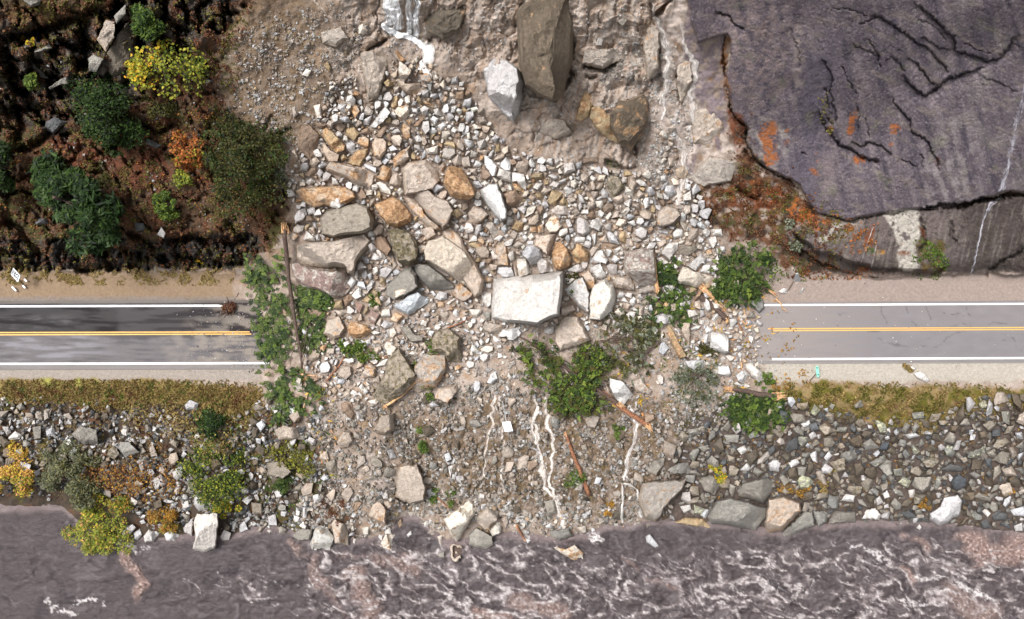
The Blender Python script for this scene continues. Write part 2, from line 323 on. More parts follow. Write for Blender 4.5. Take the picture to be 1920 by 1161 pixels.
Q = mixc(Q, (.035,.026,.022), ss(478,508,V+s1*24)*.85)
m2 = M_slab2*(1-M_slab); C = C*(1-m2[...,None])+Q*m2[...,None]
C = mixc(C, (.50,.46,.40), np.maximum(M_pale*.9,M_pale2*.75)*ss(-.45,-.1,s2+.4*s3))
C = mixc(C, (.125,.058,.030), M_rust*(1-M_slab)*(1-m2)*ss(-.35,.1,s2)); C = mixc(C, (.06,.05,.018), M_rust*(1-M_slab)*(1-m2)*ss(.05,.35,s4)); C = mixc(C,(.035,.024,.015),M_rust*(1-M_slab)*(1-m2)*ss(0,-.35,s1))
def spot(t, s, c, soft=3, warp=8, a=.95, spk=True):
    global C
    m = pmask(t, s, soft, warp)
    if spk: m = m*ss(-.35,.12,s2+.5*s3+.3*gr)
    C = mixc(C, c, m*a)
RU = (.33,.105,.028); RD = (.16,.05,.018)
for t, s, c in [('T4','0,680 40,670 55,720 40,800 60,880 40,920 0,940 -30,900 -20,800 -60,760 -30,700',RU),('T4','455,640 490,600 498,650 480,740 455,775 445,740',RU),('T4','480,870 530,870 545,900 500,915 470,900',RU),
  ('T4','680,700 710,680 740,700 730,740 690,750 680,740',RU),('T4','680,795 705,800 700,825 685,820',RU),('T4','325,700 350,695 370,720 340,735',RU),('T4','235,950 260,940 285,965 250,975',RU),('T4','260,830 275,860 275,915 262,915',RU),
  ('T4','935,885 955,890 950,925 938,920',RD),('T4','95,720 120,725 110,750 90,745',RU),('T4','90,790 115,785 115,810 95,812',RU),
  ('T4','0,1035 50,1045 100,1100 60,1165 -200,1165 -260,1060 -120,1010 -60,1000',RD),('T4','130,1130 170,1095 195,1110 190,1165 130,1165',RU),
  ('T8','100,0 200,0 290,50 390,85 280,90 330,100 320,130 230,110 130,60',RU),('T8','415,100 440,85 490,95 495,130 440,130 415,115',RD),('T8','580,90 605,130 590,210 570,240 530,230 545,150',RD),
  ('T8','605,230 650,230 650,255 610,255',(.5,.25,.05)),('T8','500,320 560,320 600,380 540,400 500,350',RD),('T8','730,190 760,200 740,215',RD),('T8','840,90 870,110 885,170 860,180',RD),
  ('T8','820,180 900,180 980,170 990,230 960,280 990,380 930,380 870,410 850,300 820,230',(.10,.07,.02)),('T8','860,340 1010,380 1000,400 850,410',RD),('T8','720,250 800,240 800,265 720,270',RD),
  ('T8','540,210 600,220 610,250 550,255',(.06,.09,.02)),('T3','530,1000 560,985 620,1000 640,1040 600,1090 560,1080',(.04,.06,.012)),('T3','500,890 560,895 620,920 580,940 510,915',(.04,.05,.012)),
  ('T3','410,360 480,345 530,310 600,345 520,385 430,380',(.06,.065,.015)),('T3','1190,200 1215,200 1215,310 1195,330 1200,450 1225,500 1230,600 1185,560 1175,400 1160,370',(.20,.09,.03)),
  ('T3','1210,600 1290,650 1290,830 1250,860 1225,760 1200,680',RD),('T8','930,440 1100,450 1110,490 1010,485 920,465',(.20,.22,.07)),('T8','560,480 540,490 700,470 900,460 1429,460 1429,475 800,480 600,500',(.22,.12,.07)),
  ('T1','200,780 520,760 560,900 500,980 420,930 250,880',(.12,.035,.016)),('T1','600,800 900,830 980,1000 760,1060 600,960 560,880',(.12,.04,.02)),('T1','820,620 1000,620 940,710 820,720',(.12,.035,.016)),
  ('T1','960,720 1100,740 1120,950 1000,960 960,860',(.33,.10,.025)),('T1','60,20 240,20 330,120 180,180 60,160 20,80',(.10,.06,.02)),('T2','640,880 780,790 700,660',(.2,.15,.1)),
  ('T5','700,720 ',None),('T6','0,0 0,1 1,1',None)]:
    if c is not None: spot(t, s, c)
# pale spill of silt left of the big outcrop, bare buried slab
spot('T2','590,300 700,270 740,330 720,420 700,560 640,590 610,430',(.33,.265,.205),4,8,.9,False)
# shoulders, verges
C = mixc(C, (.235,.165,.105), M_shN*ss(700,600,U)); C = mixc(C, (.27,.215,.185), M_shN*ss(1300,1400,U))
C = mixc(C, (.19,.165,.15), M_shN*ss(552,562,V+s2*4)*ss(700,600,U)*.8)
C = mixc(C, (.29,.25,.215), M_shS*ss(700,600,U)); C = mixc(C, (.37,.335,.285), M_shS*ss(1300,1400,U)); C = mixc(C,(.20,.18,.17),M_shS*ss(685,676,V)*.6)
BL = np.zeros_like(C); BL[:] = (.065,.046,.032); BL = mixc(BL, (.13,.06,.03), ss(.0,.4,s4)); BL = mixc(BL,(.05,.04,.03),ss(0,.4,s2)); BL=mixc(BL,(.10,.09,.02),ss(.1,.4,s1)*.6)
mb = M_bankL*ss(742,756,V+s2*8); C = C*(1-mb[...,None])+BL*mb[...,None]
BR = np.zeros_like(C); BR[:] = (.105,.080,.068); BR = mixc(BR, (.055,.042,.035), ss(0,.4,s2)); BR = mixc(BR,(.14,.08,.035),ss(.15,.45,s4)*.6)
mb = M_bankR; C = C*(1-mb[...,None])+BR*mb[...,None]
C = mixc(C, (.165,.115,.072), M_brown*ss(-.35,.15,s2)); C = mixc(C, (.095,.066,.04), M_brown*ss(.1,.45,s4)*.8)
C = mixc(C, (.215,.155,.05), M_strip); C = mixc(C, (.13,.12,.025), M_strip*ss(.0,.35,s4)); C = mixc(C,(.19,.10,.05),M_strip*ss(.05,.35,-s4)*.7); C = mixc(C,(.34,.36,.08),M_strip*ss(728,718,V)*ss(200,160,U)*ss(50,90,U)*.6)
C = mixc(C, (.24,.17,.07), M_strip2*.9); C = mixc(C, (.115,.10,.015), M_strip2*ss(-.1,.2,s4)); C = mixc(C,(.15,.07,.035),M_strip2*ss(.1,.35,s2)*.6)
C = C*(1+.20*s3[...,None]+.10*s2[...,None])
C = np.clip(C, .004, .9)
# damp ground near the streams and crag
WET = np.clip(M_slab*.45+M_crag*.3+M_gully*.3+.2, 0, 1)*ss(-.3,.3,s1+.2)
# ------------------------------------------------------------------ materials
def ground_mat(name, bump=.35, scale=3.0):
    m, nt, b = mat(name); L = nt.links
    at = N(nt,'ShaderNodeAttribute', attribute_name='col'); gm = N(nt,'ShaderNodeNewGeometry')
    n1 = N(nt,'ShaderNodeTexNoise', i_Scale=scale, i_Detail=8.0, i_Roughness=.7); L.new(gm.outputs['Position'], n1.inputs['Vector'])
    n2 = N(nt,'ShaderNodeTexNoise', i_Scale=scale*5, i_Detail=5.0, i_Roughness=.7); L.new(gm.outputs['Position'], n2.inputs['Vector'])
    mr = N(nt,'ShaderNodeMapRange'); mr.inputs[1].default_value=.3; mr.inputs[2].default_value=.7; mr.inputs[3].default_value=.66; mr.inputs[4].default_value=1.34; L.new(n2.outputs[0], mr.inputs[0])
    vm = N(nt,'ShaderNodeVectorMath', operation='SCALE'); L.new(at.outputs['Color'], vm.inputs[0]); L.new(mr.outputs[0], vm.inputs['Scale'])
    L.new(vm.outputs[0], b.inputs['Base Color'])
    bp = N(nt,'ShaderNodeBump', i_Strength=bump, i_Distance=.35); L.new(n1.outputs[0], bp.inputs['Height'])
    bp2 = N(nt,'ShaderNodeBump', i_Strength=bump, i_Distance=.08); L.new(n2.outputs[0], bp2.inputs['Height']); L.new(bp.outputs[0], bp2.inputs['Normal'])
    L.new(bp2.outputs[0], b.inputs['Normal'])
    r = N(nt,'ShaderNodeMapRange'); r.inputs[3].default_value=.95; r.inputs[4].default_value=.38; L.new(at.outputs['Alpha'], r.inputs[0]); L.new(r.outputs[0], b.inputs['Roughness'])
    b.inputs['Specular IOR Level'].default_value = .3
    return m
M_ground = ground_mat('ground_soil'); M_rockface = ground_mat('rock_face', .9, 1.3)
# ------------------------------------------------------------------ terrain, split into its named stretches
PV = unproj(U.ravel(), V.ravel(), Z.ravel()); CV = np.concatenate([C.reshape(-1,3), WET.reshape(-1,1)], 1)
ii = (np.arange(NY-1)[:,None]*NX+np.arange(NX-1)[None,:])
quads = np.stack([ii, ii+NX, ii+NX+1, ii+1], -1)
mc = lambda A: A[:-1,:-1]
cls = np.zeros(ii.shape, int)                       # 0 debris slope
cls[mc(M_hill) > .5] = 1
cls[(mc(M_slab) > .5) | (mc(M_slab2) > .5)] = 2
cls[(mc(V) > 500) & (mc(V) < 745) & (((mc(U) < 500)&(mc(M_hill) < .5)) | (mc(U) > 1440)) & (cls == 0)] = 3
cls[(mc(V) >= 745)] = 4
for k, (nm, lab, mt) in enumerate([('debris_slope','pale tan slope of mud and rubble left by the rockslide',M_ground),('hillside','dark wooded hillside of litter and ledges left of the slide',M_ground),
      ('rock_cliff','purple grey wet rock slabs rising above the right stretch of road',M_rockface),('road_shoulder','gravel shoulders beside the road',M_ground),('river_bank','steep bank between the road and the river',M_ground)]):
    q = quads[cls == k]; un, inv = np.unique(q, return_inverse=True)
    o = mesh_obj(nm, PV[un], inv.reshape(-1,4).astype(np.int32), mt, CV[un], smooth=True)
    tag(o, lab, kind='structure')
# ------------------------------------------------------------------ road, both ends of it
def road_mat():
    m, nt, b = mat('asphalt'); L = nt.links
    at = N(nt,'ShaderNodeAttribute', attribute_name='col'); gm = N(nt,'ShaderNodeNewGeometry')
    n2 = N(nt,'ShaderNodeTexNoise', i_Scale=9.0, i_Detail=6.0, i_Roughness=.8); L.new(gm.outputs['Position'], n2.inputs['Vector'])
    mr = N(nt,'ShaderNodeMapRange'); mr.inputs[1].default_value=.25; mr.inputs[2].default_value=.75; mr.inputs[3].default_value=.75; mr.inputs[4].default_value=1.25; L.new(n2.outputs[0], mr.inputs[0])
    vm = N(nt,'ShaderNodeVectorMath', operation='SCALE'); L.new(at.outputs['Color'], vm.inputs[0]); L.new(mr.outputs[0], vm.inputs['Scale']); L.new(vm.outputs[0], b.inputs['Base Color'])
    bp = N(nt,'ShaderNodeBump', i_Strength=.3, i_Distance=.02); L.new(n2.outputs[0], bp.inputs['Height']); L.new(bp.outputs[0], b.inputs['Normal'])
    L.new(at.outputs['Alpha'], b.inputs['Roughness']); b.inputs['Specular IOR Level'].default_value=.18
    return m
M_road = road_mat()
def paint_mat(name, c):
    m, nt, b = mat(name); L = nt.links; gm = N(nt,'ShaderNodeNewGeometry')
    n = N(nt,'ShaderNodeTexNoise', i_Scale=4.0, i_Detail=6.0, i_Roughness=.75); L.new(gm.outputs['Position'], n.inputs['Vector'])
    r = N(nt,'ShaderNodeValToRGB'); r.color_ramp.elements[0].position=.30; r.color_ramp.elements[1].position=.42
    r.color_ramp.elements[0].color=(c[0]*.45,c[1]*.45,c[2]*.5,1); r.color_ramp.elements[1].color=(*c,1); L.new(n.outputs[0], r.inputs[0]); L.new(r.outputs[0], b.inputs['Base Color'])
    b.inputs['Roughness'].default_value=.6
    return m
M_white = paint_mat('white_road_paint',(.82,.82,.80)); M_yel = paint_mat('yellow_road_paint',(.72,.40,.09))
def road(u0, u1, top, bot, side, lab):
    us = np.arange(u0, u1+1, 2.5); nv = 56
    t = np.linspace(0,1,nv); tu, tv = np.interp(us,*zip(*top)), np.interp(us,*zip(*bot))
    RU_ = np.repeat(us[None,:], nv, 0); RV = tu[None,:]*(1-t[:,None])+tv[None,:]*t[:,None]
    zz = np.zeros_like(RU_)
    # broken ragged end under the debris
    a = fbm(RU_/90., RV/9., 5, 201); b2 = fbm(RU_/30., RV/14., 5, 205); tt = np.repeat(t[:,None], len(us), 1)
    c = np.zeros(RU_.shape+(4,))
    if side == 'L':
        g = np.zeros(RU_.shape+(3,)); g[:] = (.115,.105,.108)
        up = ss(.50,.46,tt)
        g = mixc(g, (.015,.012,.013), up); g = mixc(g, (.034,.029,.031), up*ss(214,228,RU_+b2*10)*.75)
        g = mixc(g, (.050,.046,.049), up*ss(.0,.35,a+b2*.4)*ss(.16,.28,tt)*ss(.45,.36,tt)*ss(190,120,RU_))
        g = mixc(g, (.045,.040,.042), (1-up)*ss(.60,.52,tt+b2*.08)*ss(150,240,RU_)*.9); g = mixc(g, (.21,.205,.225), (1-up)*ss(.0,.3,a)*ss(260,120,RU_)*.7)  # sky reflection on the wet lower lane is put into the colour
        g = mixc(g, (.06,.055,.058), (1-up)*ss(.05,.35,-a)*.7)
        g = mixc(g, (.24,.205,.17), ss(300,470,RU_+b2*60+(1-up)*50-20)*.75*ss(-.3,.2,b2+a))
        g = mixc(g, (.19,.175,.165), ss(.90,.93,tt)*.8); g = mixc(g, (.15,.13,.115), ss(.055,.03,tt)*.8)
        rough = .34+.4*up*ss(.1,-.3,a)+.3*ss(300,470,RU_)
    else:
        g = np.zeros(RU_.shape+(3,)); g[:] = (.190,.173,.175)
        g = mixc(g, (.245,.215,.20), ss(1680,1440,RU_+b2*120)*.85); g = mixc(g, (.19,.18,.188), ss(0,.4,a)*.5); g = mixc(g,(.17,.165,.175),ss(1590,1650,RU_+b2*20)*ss(.5,.54,tt)*.4)
        g = mixc(g, (.29,.26,.24), ss(.90,.95,tt)*.6); g = mixc(g,(.14,.135,.14),ss(.955,.965,tt)*ss(.99,.98,tt)*.6)
        rough = .62+.1*a
        for k, s in enumerate(['630,550 640,600 665,645','770,550 785,590','880,550 900,590 910,625','950,580 1030,590 1095,580','1020,665 1080,640 1130,660','770,650 820,655 800,640','1220,660 1260,640 1330,645',
              '615,725 650,755 740,765','700,770 860,775 940,780','940,775 1000,730 1050,700 1120,685','1310,740 1370,725 1390,775','1410,800 1425,790','1105,555 1125,600','400,595 440,588','560,690 640,688']):
            Pp = pts('T8', s)
            for (x1,y1),(x2,y2) in zip(Pp[:-1],Pp[1:]):
                dx,dy=x2-x1,y2-y1; t2=np.clip(((RU_-x1)*dx+(RV-y1)*dy)/(dx*dx+dy*dy),0,1); dd=np.hypot(RU_+b2*6-x1-t2*dx,RV+a*5-y1-t2*dy)
                g = mixc(g,(.07,.065,.07),ss(1.6,.5,dd)*.55)
    c[...,:3] = np.clip(g*(1+.12*b2[...,None]),.01,.9); c[...,3] = np.clip(rough,.2,.95)
    PVr = unproj(RU_.ravel(), RV.ravel(), zz.ravel()); nx = len(us)
    i2 = (np.arange(nv-1)[:,None]*nx+np.arange(nx-1)[None,:]).ravel(); q = np.stack([i2,i2+nx,i2+nx+1,i2+1],-1)
    # thin slab: give the sheet a skirt 12 cm deep
    n0 = len(PVr); loop = np.concatenate([np.arange(nx), np.arange(1,nv)*nx+nx-1, (nv-1)*nx+np.arange(nx-2,-1,-1), np.arange(nv-2,0,-1)*nx])
    sk = PVr[loop].copy(); sk[:,2] -= .14; nl = len(loop); j = np.arange(nl); k2 = (j+1)%nl
    q2 = np.stack([loop[j], loop[k2], n0+k2, n0+j],-1)
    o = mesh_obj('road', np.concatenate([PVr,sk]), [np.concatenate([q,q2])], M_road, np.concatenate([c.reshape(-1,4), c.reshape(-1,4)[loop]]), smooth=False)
    tag(o, lab, kind='structure'); return o
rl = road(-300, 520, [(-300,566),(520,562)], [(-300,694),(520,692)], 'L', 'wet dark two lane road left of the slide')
rr = road(1380, 2230, [(1380,567),(2230,562)], [(1380,682),(2230,679)], 'R', 'grey cracked two lane road right of the slide')
def stripe(name, u0, u1, va, vb, hw, m, parent, z=.004, lab=None, sd=0):
    us = np.arange(u0,u1,3.0); vv = np.interp(us,[u0 if u0>-300 else -300,u1],[va,vb])
    e = .10*hw*fbm(us/9.,us*0,3,301+sd); A = unproj(us, vv-hw+e, us*0+z); B = unproj(us, vv+hw+e*.5, us*0+z)
    n = len(us); i = np.arange(n-1); F = np.stack([i, n+i, n+i+1, i+1],-1)
    o = mesh_obj(name, np.concatenate([A,B]), F, m, parent=parent); tag(o, lab, kind='structure'); return o
stripe('edge_line',-300,430,575.5,573.2,1.9,M_white,rl); stripe('edge_line',-300,508,683.2,681,1.9,M_white,rl,sd=1)
stripe('centre_line',-300,470,624.6,622.4,1.15,M_yel,rl,sd=2); stripe('centre_line',-300,472,628.8,626.5,1.15,M_yel,rl,sd=3)
stripe('edge_line',1432,2230,572.3,568.2,1.7,M_white,rr,sd=4); stripe('edge_line',1448,2230,673.6,670,1.8,M_white,rr,sd=5)
stripe('centre_line',1440,2230,616.6,612.6,1.0,M_yel,rr,sd=6); stripe('centre_line',1450,2230,620.3,616.4,1.0,M_yel,rr,sd=7)
# ------------------------------------------------------------------ river
RX = np.arange(-300, 2231, 2.2); RY = np.concatenate([np.arange(925, 1175, 2.2), np.arange(1177,1420,8)])
RU2, RV2 = np.meshgrid(RX, RY); 
wx = fbm(RU2/70., RV2/55., 4, 401); wy = fbm(RU2/70.+40, RV2/55., 4, 405)
fu, fv = RU2+wx*60, RV2+wy*45
# foam density: calm on the left, broken to the right and in the lower part
dens = np.clip(.15+.75*ss(520,640,RU2)*ss(985,1060,RV2-.0*RU2)+.15*ss(1150,1000,RU2), 0, 1)
dens = np.clip(dens-.45*ss(560,300,RU2)-.35*np.exp(-(((RU2-1180)/190)**2+((RV2-1040)/28)**2)), 0, 1)
for (x,y,rx,ry,a) in [(430,1085,70,30,.75),(330,1115,50,25,.6),(150,1130,60,18,.5),(760,1085,120,40,.4),(930,1120,110,35,.4),(1400,1085,130,40,.35),(1560,1120,90,40,.4),(1800,1090,80,30,.45),(1640,1050,120,20,.3),(280,1025,50,8,.5),(480,1120,40,30,.5),(900,1030,60,20,.3)]:
    dens = np.clip(dens+a*np.exp(-((RU2-x)/rx)**2-((RV2-y)/ry)**2), 0, 1)
xu = RU2+wx*28+5*fbm(RU2/11.,RV2/9.,3,415); xv = RV2+wy*20+4*fbm(RU2/11.,RV2/9.,3,416); fl = ridge((xu*.8+xv*.3)/50., (xv*1.1-xu*.45)/27., 5, 411); fl2 = ridge((xu-xv*.5)/14., (xv-xu*.3)/8., 4, 421); cells = 1-np.abs(perlin(fu/27., fv/21., 431))*5
foam = ss(.74,.93,fl*.85+.15*fl2+(dens-.5)*.28+.16*fbm(RU2/70.,RV2/45.,3,447))*ss(.1,.5,dens)+ss(.55,1.0,cells*.7+.3*fl2)*ss(.45,.85,dens)*.75*ss(-.25,.2,fbm(RU2/60.,RV2/40.,3,441))
foam *= .40+.60*ss(-.15,.35,fbm(RU2/5.,RV2/4.,3,451))
RC = np.zeros(RU2.shape+(3,)); RC[:] = (.070,.055,.057)
RC = mixc(RC, (.044,.035,.037), ss(0,.4,fbm(fu/60.,fv/26.,4,461))); RC = mixc(RC, (.125,.105,.11), ss(.1,.45,-fbm(fu/45.,fv/22.,4,465))*.7)
RC = mixc(RC, (.10,.075,.08), ss(.75,.97,ridge((fu)/60.,(fv*1.0+fu*.5)/40.,4,471))*.6)
rp = fbm((RU2*.8+RV2*.5+wx*40)/20.,(RV2-RU2*.4+wy*40)/8.,4,475); RC = mixc(RC,(.17,.15,.153),ss(.08,.4,rp)*.38*ss(300,700,RU2)); RC = mixc(RC,(.045,.036,.037),ss(.08,.4,-rp)*.45)  # ripple glints and dark troughs are put into the water colour
brown = np.zeros_like(RU2)
for (x1,y1,x2,y2,r,a) in [(232,1040,262,1110,13,1),(545,1020,580,1060,10,.7),(580,1055,606,1090,18,.6),(612,1095,640,1150,12,.35),(660,1080,700,1161,20,.8),(700,1050,760,1060,18,.6),(770,1040,790,1070,14,.6),(1820,1020,1920,1040,26,1),(1830,1050,1920,1060,16,.8),
       (1700,1000,1740,1025,10,.7),(1690,1065,1720,1085,9,.9),(900,1150,960,1165,18,1),(1160,1045,1260,1110,6,.5),(980,1130,1060,1150,20,.8),(1780,1120,1860,1150,25,.6),(1920,1030,2100,1060,40,.9),(640,1035,700,1045,9,.4)]:
    dx,dy=x2-x1,y2-y1; t2=np.clip(((fu-x1)*dx+(fv-y1)*dy)/(dx*dx+dy*dy),0,1); dd=np.hypot(RU2+wx*34-x1-t2*dx,RV2+wy*26-y1-t2*dy)
    brown = np.maximum(brown, a*ss(r*1.25,r*.3,dd))
bn = fbm(RU2/5.,RV2/4.,4,481)
RC = mixc(RC, (.27,.185,.16), brown*(.55+.45*ss(-.2,.2,bn))); RC = mixc(RC, (.50,.40,.36), brown*ss(.15,.4,bn)*.9); RC = mixc(RC,(.11,.07,.06),brown*ss(.1,.4,-bn)*.7)
RC = mixc(RC, (.24,.20,.195), np.clip(ss(.62,.80,fl*.85+.15*fl2+(dens-.5)*.28)*dens,0,1)*.6)
foam = foam*(.55+.45*ss(-.3,.2,fbm(RU2/3.2,RV2/2.6,2,455)))
RC = mixc(RC, (.66,.615,.605), np.clip(foam,0,1)*.9)
edge = RV2-np.interp(RU2[0], EU, EV)[None,:]
RC = mixc(RC, (.30,.235,.225), ss(16,2,edge+wx*16)*.45)
# hand placed white crests
for s in ['140,1125 160,1128 185,1138','90,1128 110,1140 140,1155','230,1020 260,1030 280,1028','1100,1002 1115,1006 1130,1010','1110,995 1118,1000 1108,1010','1800,1098 1840,1105 1865,1120','1720,1078 1760,1085','1600,1030 1650,1040','1700,1122 1740,1130']:
    Pp = pts('P', s)
    for (x1,y1),(x2,y2) in zip(Pp[:-1],Pp[1:]):
        dx,dy=x2-x1,y2-y1; t2=np.clip(((RU2-x1)*dx+(RV2-y1)*dy)/(dx*dx+dy*dy),0,1); dd=np.hypot(RU2+wx*30-x1-t2*dx,RV2+wy*24-y1-t2*dy)
        RC = mixc(RC,(.66,.62,.61),ss(6,1,dd+bn*11)*.7)
RZ = WZ+.16*fbm(fu/34.,fv/26.,5,491)+.09*fbm(RU2/9.,RV2/6.,3,493)*(1+2*brown+2*dens)+.35*brown*(.6+bn)+.10*foam+.25*dens*fbm(fu/40.,fv/24.,3,497)
RZ += .35*fbm(xu/26.,xv/15.,3,499)*(.25+dens)
RZ += -.6*np.exp(-((RU2-72)/9)**2-((RV2-1062)/9)**2)+.12*np.cos(np.hypot(RU2-72,RV2-1062)/4)*np.exp(-(np.hypot(RU2-80,RV2-1068)/30)**2)
m_riv, nt, b = mat('muddy_river_water'); L = nt.links
at = N(nt,'ShaderNodeAttribute', attribute_name='col'); gm = N(nt,'ShaderNodeNewGeometry')
mp = N(nt,'ShaderNodeMapping'); mp.inputs['Rotation'].default_value=(0,0,-.45); mp.inputs['Scale'].default_value=(.8,1.7,1); L.new(gm.outputs['Position'], mp.inputs['Vector'])
n1 = N(nt,'ShaderNodeTexNoise', i_Scale=1.6, i_Detail=10.0, i_Roughness=.68, i_Distortion=1.2); L.new(mp.outputs[0], n1.inputs['Vector'])
bp = N(nt,'ShaderNodeBump', i_Strength=.7, i_Distance=.3); L.new(n1.outputs[0], bp.inputs['Height']); L.new(bp.outputs[0], b.inputs['Normal'])
mr = N(nt,'ShaderNodeMapRange'); mr.inputs[1].default_value=.3; mr.inputs[2].default_value=.7; mr.inputs[3].default_value=.92; mr.inputs[4].default_value=1.08; L.new(n1.outputs[0], mr.inputs[0])
vm = N(nt,'ShaderNodeVectorMath', operation='SCALE'); L.new(at.outputs['Color'], vm.inputs[0]); L.new(mr.outputs[0], vm.inputs['Scale']); L.new(vm.outputs[0], b.inputs['Base Color'])
L.new(at.outputs['Alpha'], b.inputs['Roughness']); b.inputs['IOR'].default_value = 1.33
nx = len(RX); ny = len(RY); i2 = (np.arange(ny-1)[:,None]*nx+np.arange(nx-1)[None,:]).ravel()
rc4 = np.concatenate([np.clip(RC,.01,.9), (.14+.6*np.clip(foam+brown,0,1))[...,None]], -1)
o = mesh_obj('river', unproj(RU2.ravel(),RV2.ravel(),RZ.ravel()), np.stack([i2,i2+nx,i2+nx+1,i2+1],-1), m_riv, rc4.reshape(-1,4), smooth=True)
tag(o, 'muddy purple grey river running fast along the bank with foam', kind='structure')
# ------------------------------------------------------------------ rock material
def rock_mat(nm='broken_granite', ca=(.31,.155,.07), cb=(.57,.37,.21), sc=.9, lo=.98, hi=1.10):
    m, nt, b = mat(nm); L = nt.links
    at = N(nt,'ShaderNodeAttribute', attribute_name='col'); gm = N(nt,'ShaderNodeNewGeometry')
    n1 = N(nt,'ShaderNodeTexNoise', i_Scale=sc, i_Detail=9.0, i_Roughness=.65, i_Distortion=.6); L.new(gm.outputs['Position'], n1.inputs['Vector'])
    n2 = N(nt,'ShaderNodeTexNoise', i_Scale=7.0, i_Detail=6.0, i_Roughness=.75); L.new(gm.outputs['Position'], n2.inputs['Vector'])
    n3 = N(nt,'ShaderNodeTexNoise', i_Scale=2.2, i_Detail=8.0, i_Roughness=.7, i_Distortion=.3); L.new(gm.outputs['Position'], n3.inputs['Vector'])
    # rust stain where noise passes a threshold set by the stone's own stain amount (alpha)
    th = N(nt,'ShaderNodeMath', operation='ADD'); L.new(n1.outputs[0], th.inputs[0]); L.new(at.outputs['Alpha'], th.inputs[1])
    mr = N(nt,'ShaderNodeMapRange'); mr.inputs[1].default_value=lo; mr.inputs[2].default_value=hi; L.new(th.outputs[0], mr.inputs[0])
    mx = N(nt,'ShaderNodeMix', data_type='RGBA'); L.new(mr.outputs[0], mx.inputs[0]); L.new(at.outputs['Color'], mx.inputs[6])
    cr = N(nt,'ShaderNodeValToRGB'); cr.color_ramp.elements[0].position=.35; cr.color_ramp.elements[0].color=(*ca,1); cr.color_ramp.elements[1].position=.62; cr.color_ramp.elements[1].color=(*cb,1); L.new(n3.outputs[0], cr.inputs[0]); L.new(cr.outputs[0], mx.inputs[7])
    m2 = N(nt,'ShaderNodeMapRange'); m2.inputs[1].default_value=.28; m2.inputs[2].default_value=.72; m2.inputs[3].default_value=.70; m2.inputs[4].default_value=1.28; L.new(n3.outputs[0], m2.inputs[0])
    m3 = N(nt,'ShaderNodeMapRange'); m3.inputs[1].default_value=.28; m3.inputs[2].default_value=.72; m3.inputs[3].default_value=.80; m3.inputs[4].default_value=1.18; L.new(n2.outputs[0], m3.inputs[0])
    mm = N(nt,'ShaderNodeMath', operation='MULTIPLY'); L.new(m2.outputs[0], mm.inputs[0]); L.new(m3.outputs[0], mm.inputs[1])
    vo = N(nt,'ShaderNodeTexVoronoi', feature='DISTANCE_TO_EDGE', i_Scale=.75); dv = N(nt,'ShaderNodeVectorMath', operation='MULTIPLY_ADD'); dv.inputs[1].default_value=(1.1,1.1,1.1)
    L.new(n1.outputs['Color'], dv.inputs[0]); L.new(gm.outputs['Position'], dv.inputs[2]); L.new(dv.outputs[0], vo.inputs['Vector'])
    ck = N(nt,'ShaderNodeMapRange'); ck.inputs[1].default_value=.0; ck.inputs[2].default_value=.022; ck.inputs[3].default_value=.62; ck.inputs[4].default_value=1.0; L.new(vo.outputs['Distance'], ck.inputs[0])
    mk = N(nt,'ShaderNodeMath', operation='MULTIPLY'); L.new(mm.outputs[0], mk.inputs[0]); L.new(ck.outputs[0], mk.inputs[1]); mm = mk
    vm = N(nt,'ShaderNodeVectorMath', operation='SCALE'); L.new(mx.outputs[2], vm.inputs[0]); L.new(mm.outputs[0], vm.inputs['Scale']); L.new(vm.outputs[0], b.inputs['Base Color'])
    bp = N(nt,'ShaderNodeBump', i_Strength=.8, i_Distance=.35); L.new(n3.outputs[0], bp.inputs['Height'])
    bp2 = N(nt,'ShaderNodeBump', i_Strength=.6, i_Distance=.07); L.new(n2.outputs[0], bp2.inputs['Height']); L.new(bp.outputs[0], bp2.inputs['Normal']); L.new(bp2.outputs[0], b.inputs['Normal'])
    b.inputs['Roughness'].default_value=.75; b.inputs['Specular IOR Level'].default_value=.3
    return m
M_rock = rock_mat()
M_mossrock = rock_mat('moss_on_stone', (.060,.052,.026), (.19,.155,.085), 1.6, .88, 1.04)
M_patchrock = rock_mat('patchy_stone', (.34,.29,.25), (.60,.56,.50), 1.3)
M_lichrock = rock_mat('lichen_on_stone', (.36,.36,.22), (.60,.60,.42), 2.6, .90, .99)
# colour code -> (top colour, side colour, stain amount, word)
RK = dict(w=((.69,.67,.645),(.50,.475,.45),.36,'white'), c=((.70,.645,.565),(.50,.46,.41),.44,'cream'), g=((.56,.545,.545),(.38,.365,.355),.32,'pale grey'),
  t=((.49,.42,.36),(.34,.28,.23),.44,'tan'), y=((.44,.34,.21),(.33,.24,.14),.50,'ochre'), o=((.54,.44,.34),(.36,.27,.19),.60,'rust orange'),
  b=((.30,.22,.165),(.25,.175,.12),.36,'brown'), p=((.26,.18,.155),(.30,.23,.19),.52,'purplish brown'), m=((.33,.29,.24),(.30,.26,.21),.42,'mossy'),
  q=((.135,.110,.082),(.17,.14,.105),.38,'dark'), d=((.115,.12,.125),(.10,.10,.10),.1,'dark grey'), r=((.29,.272,.24),(.20,.185,.165),.20,'weathered grey'), L=((.26,.25,.225),(.22,.21,.19),.44,'lichen covered'), n=((.45,.39,.335),(.33,.27,.21),.38,'muddy'))
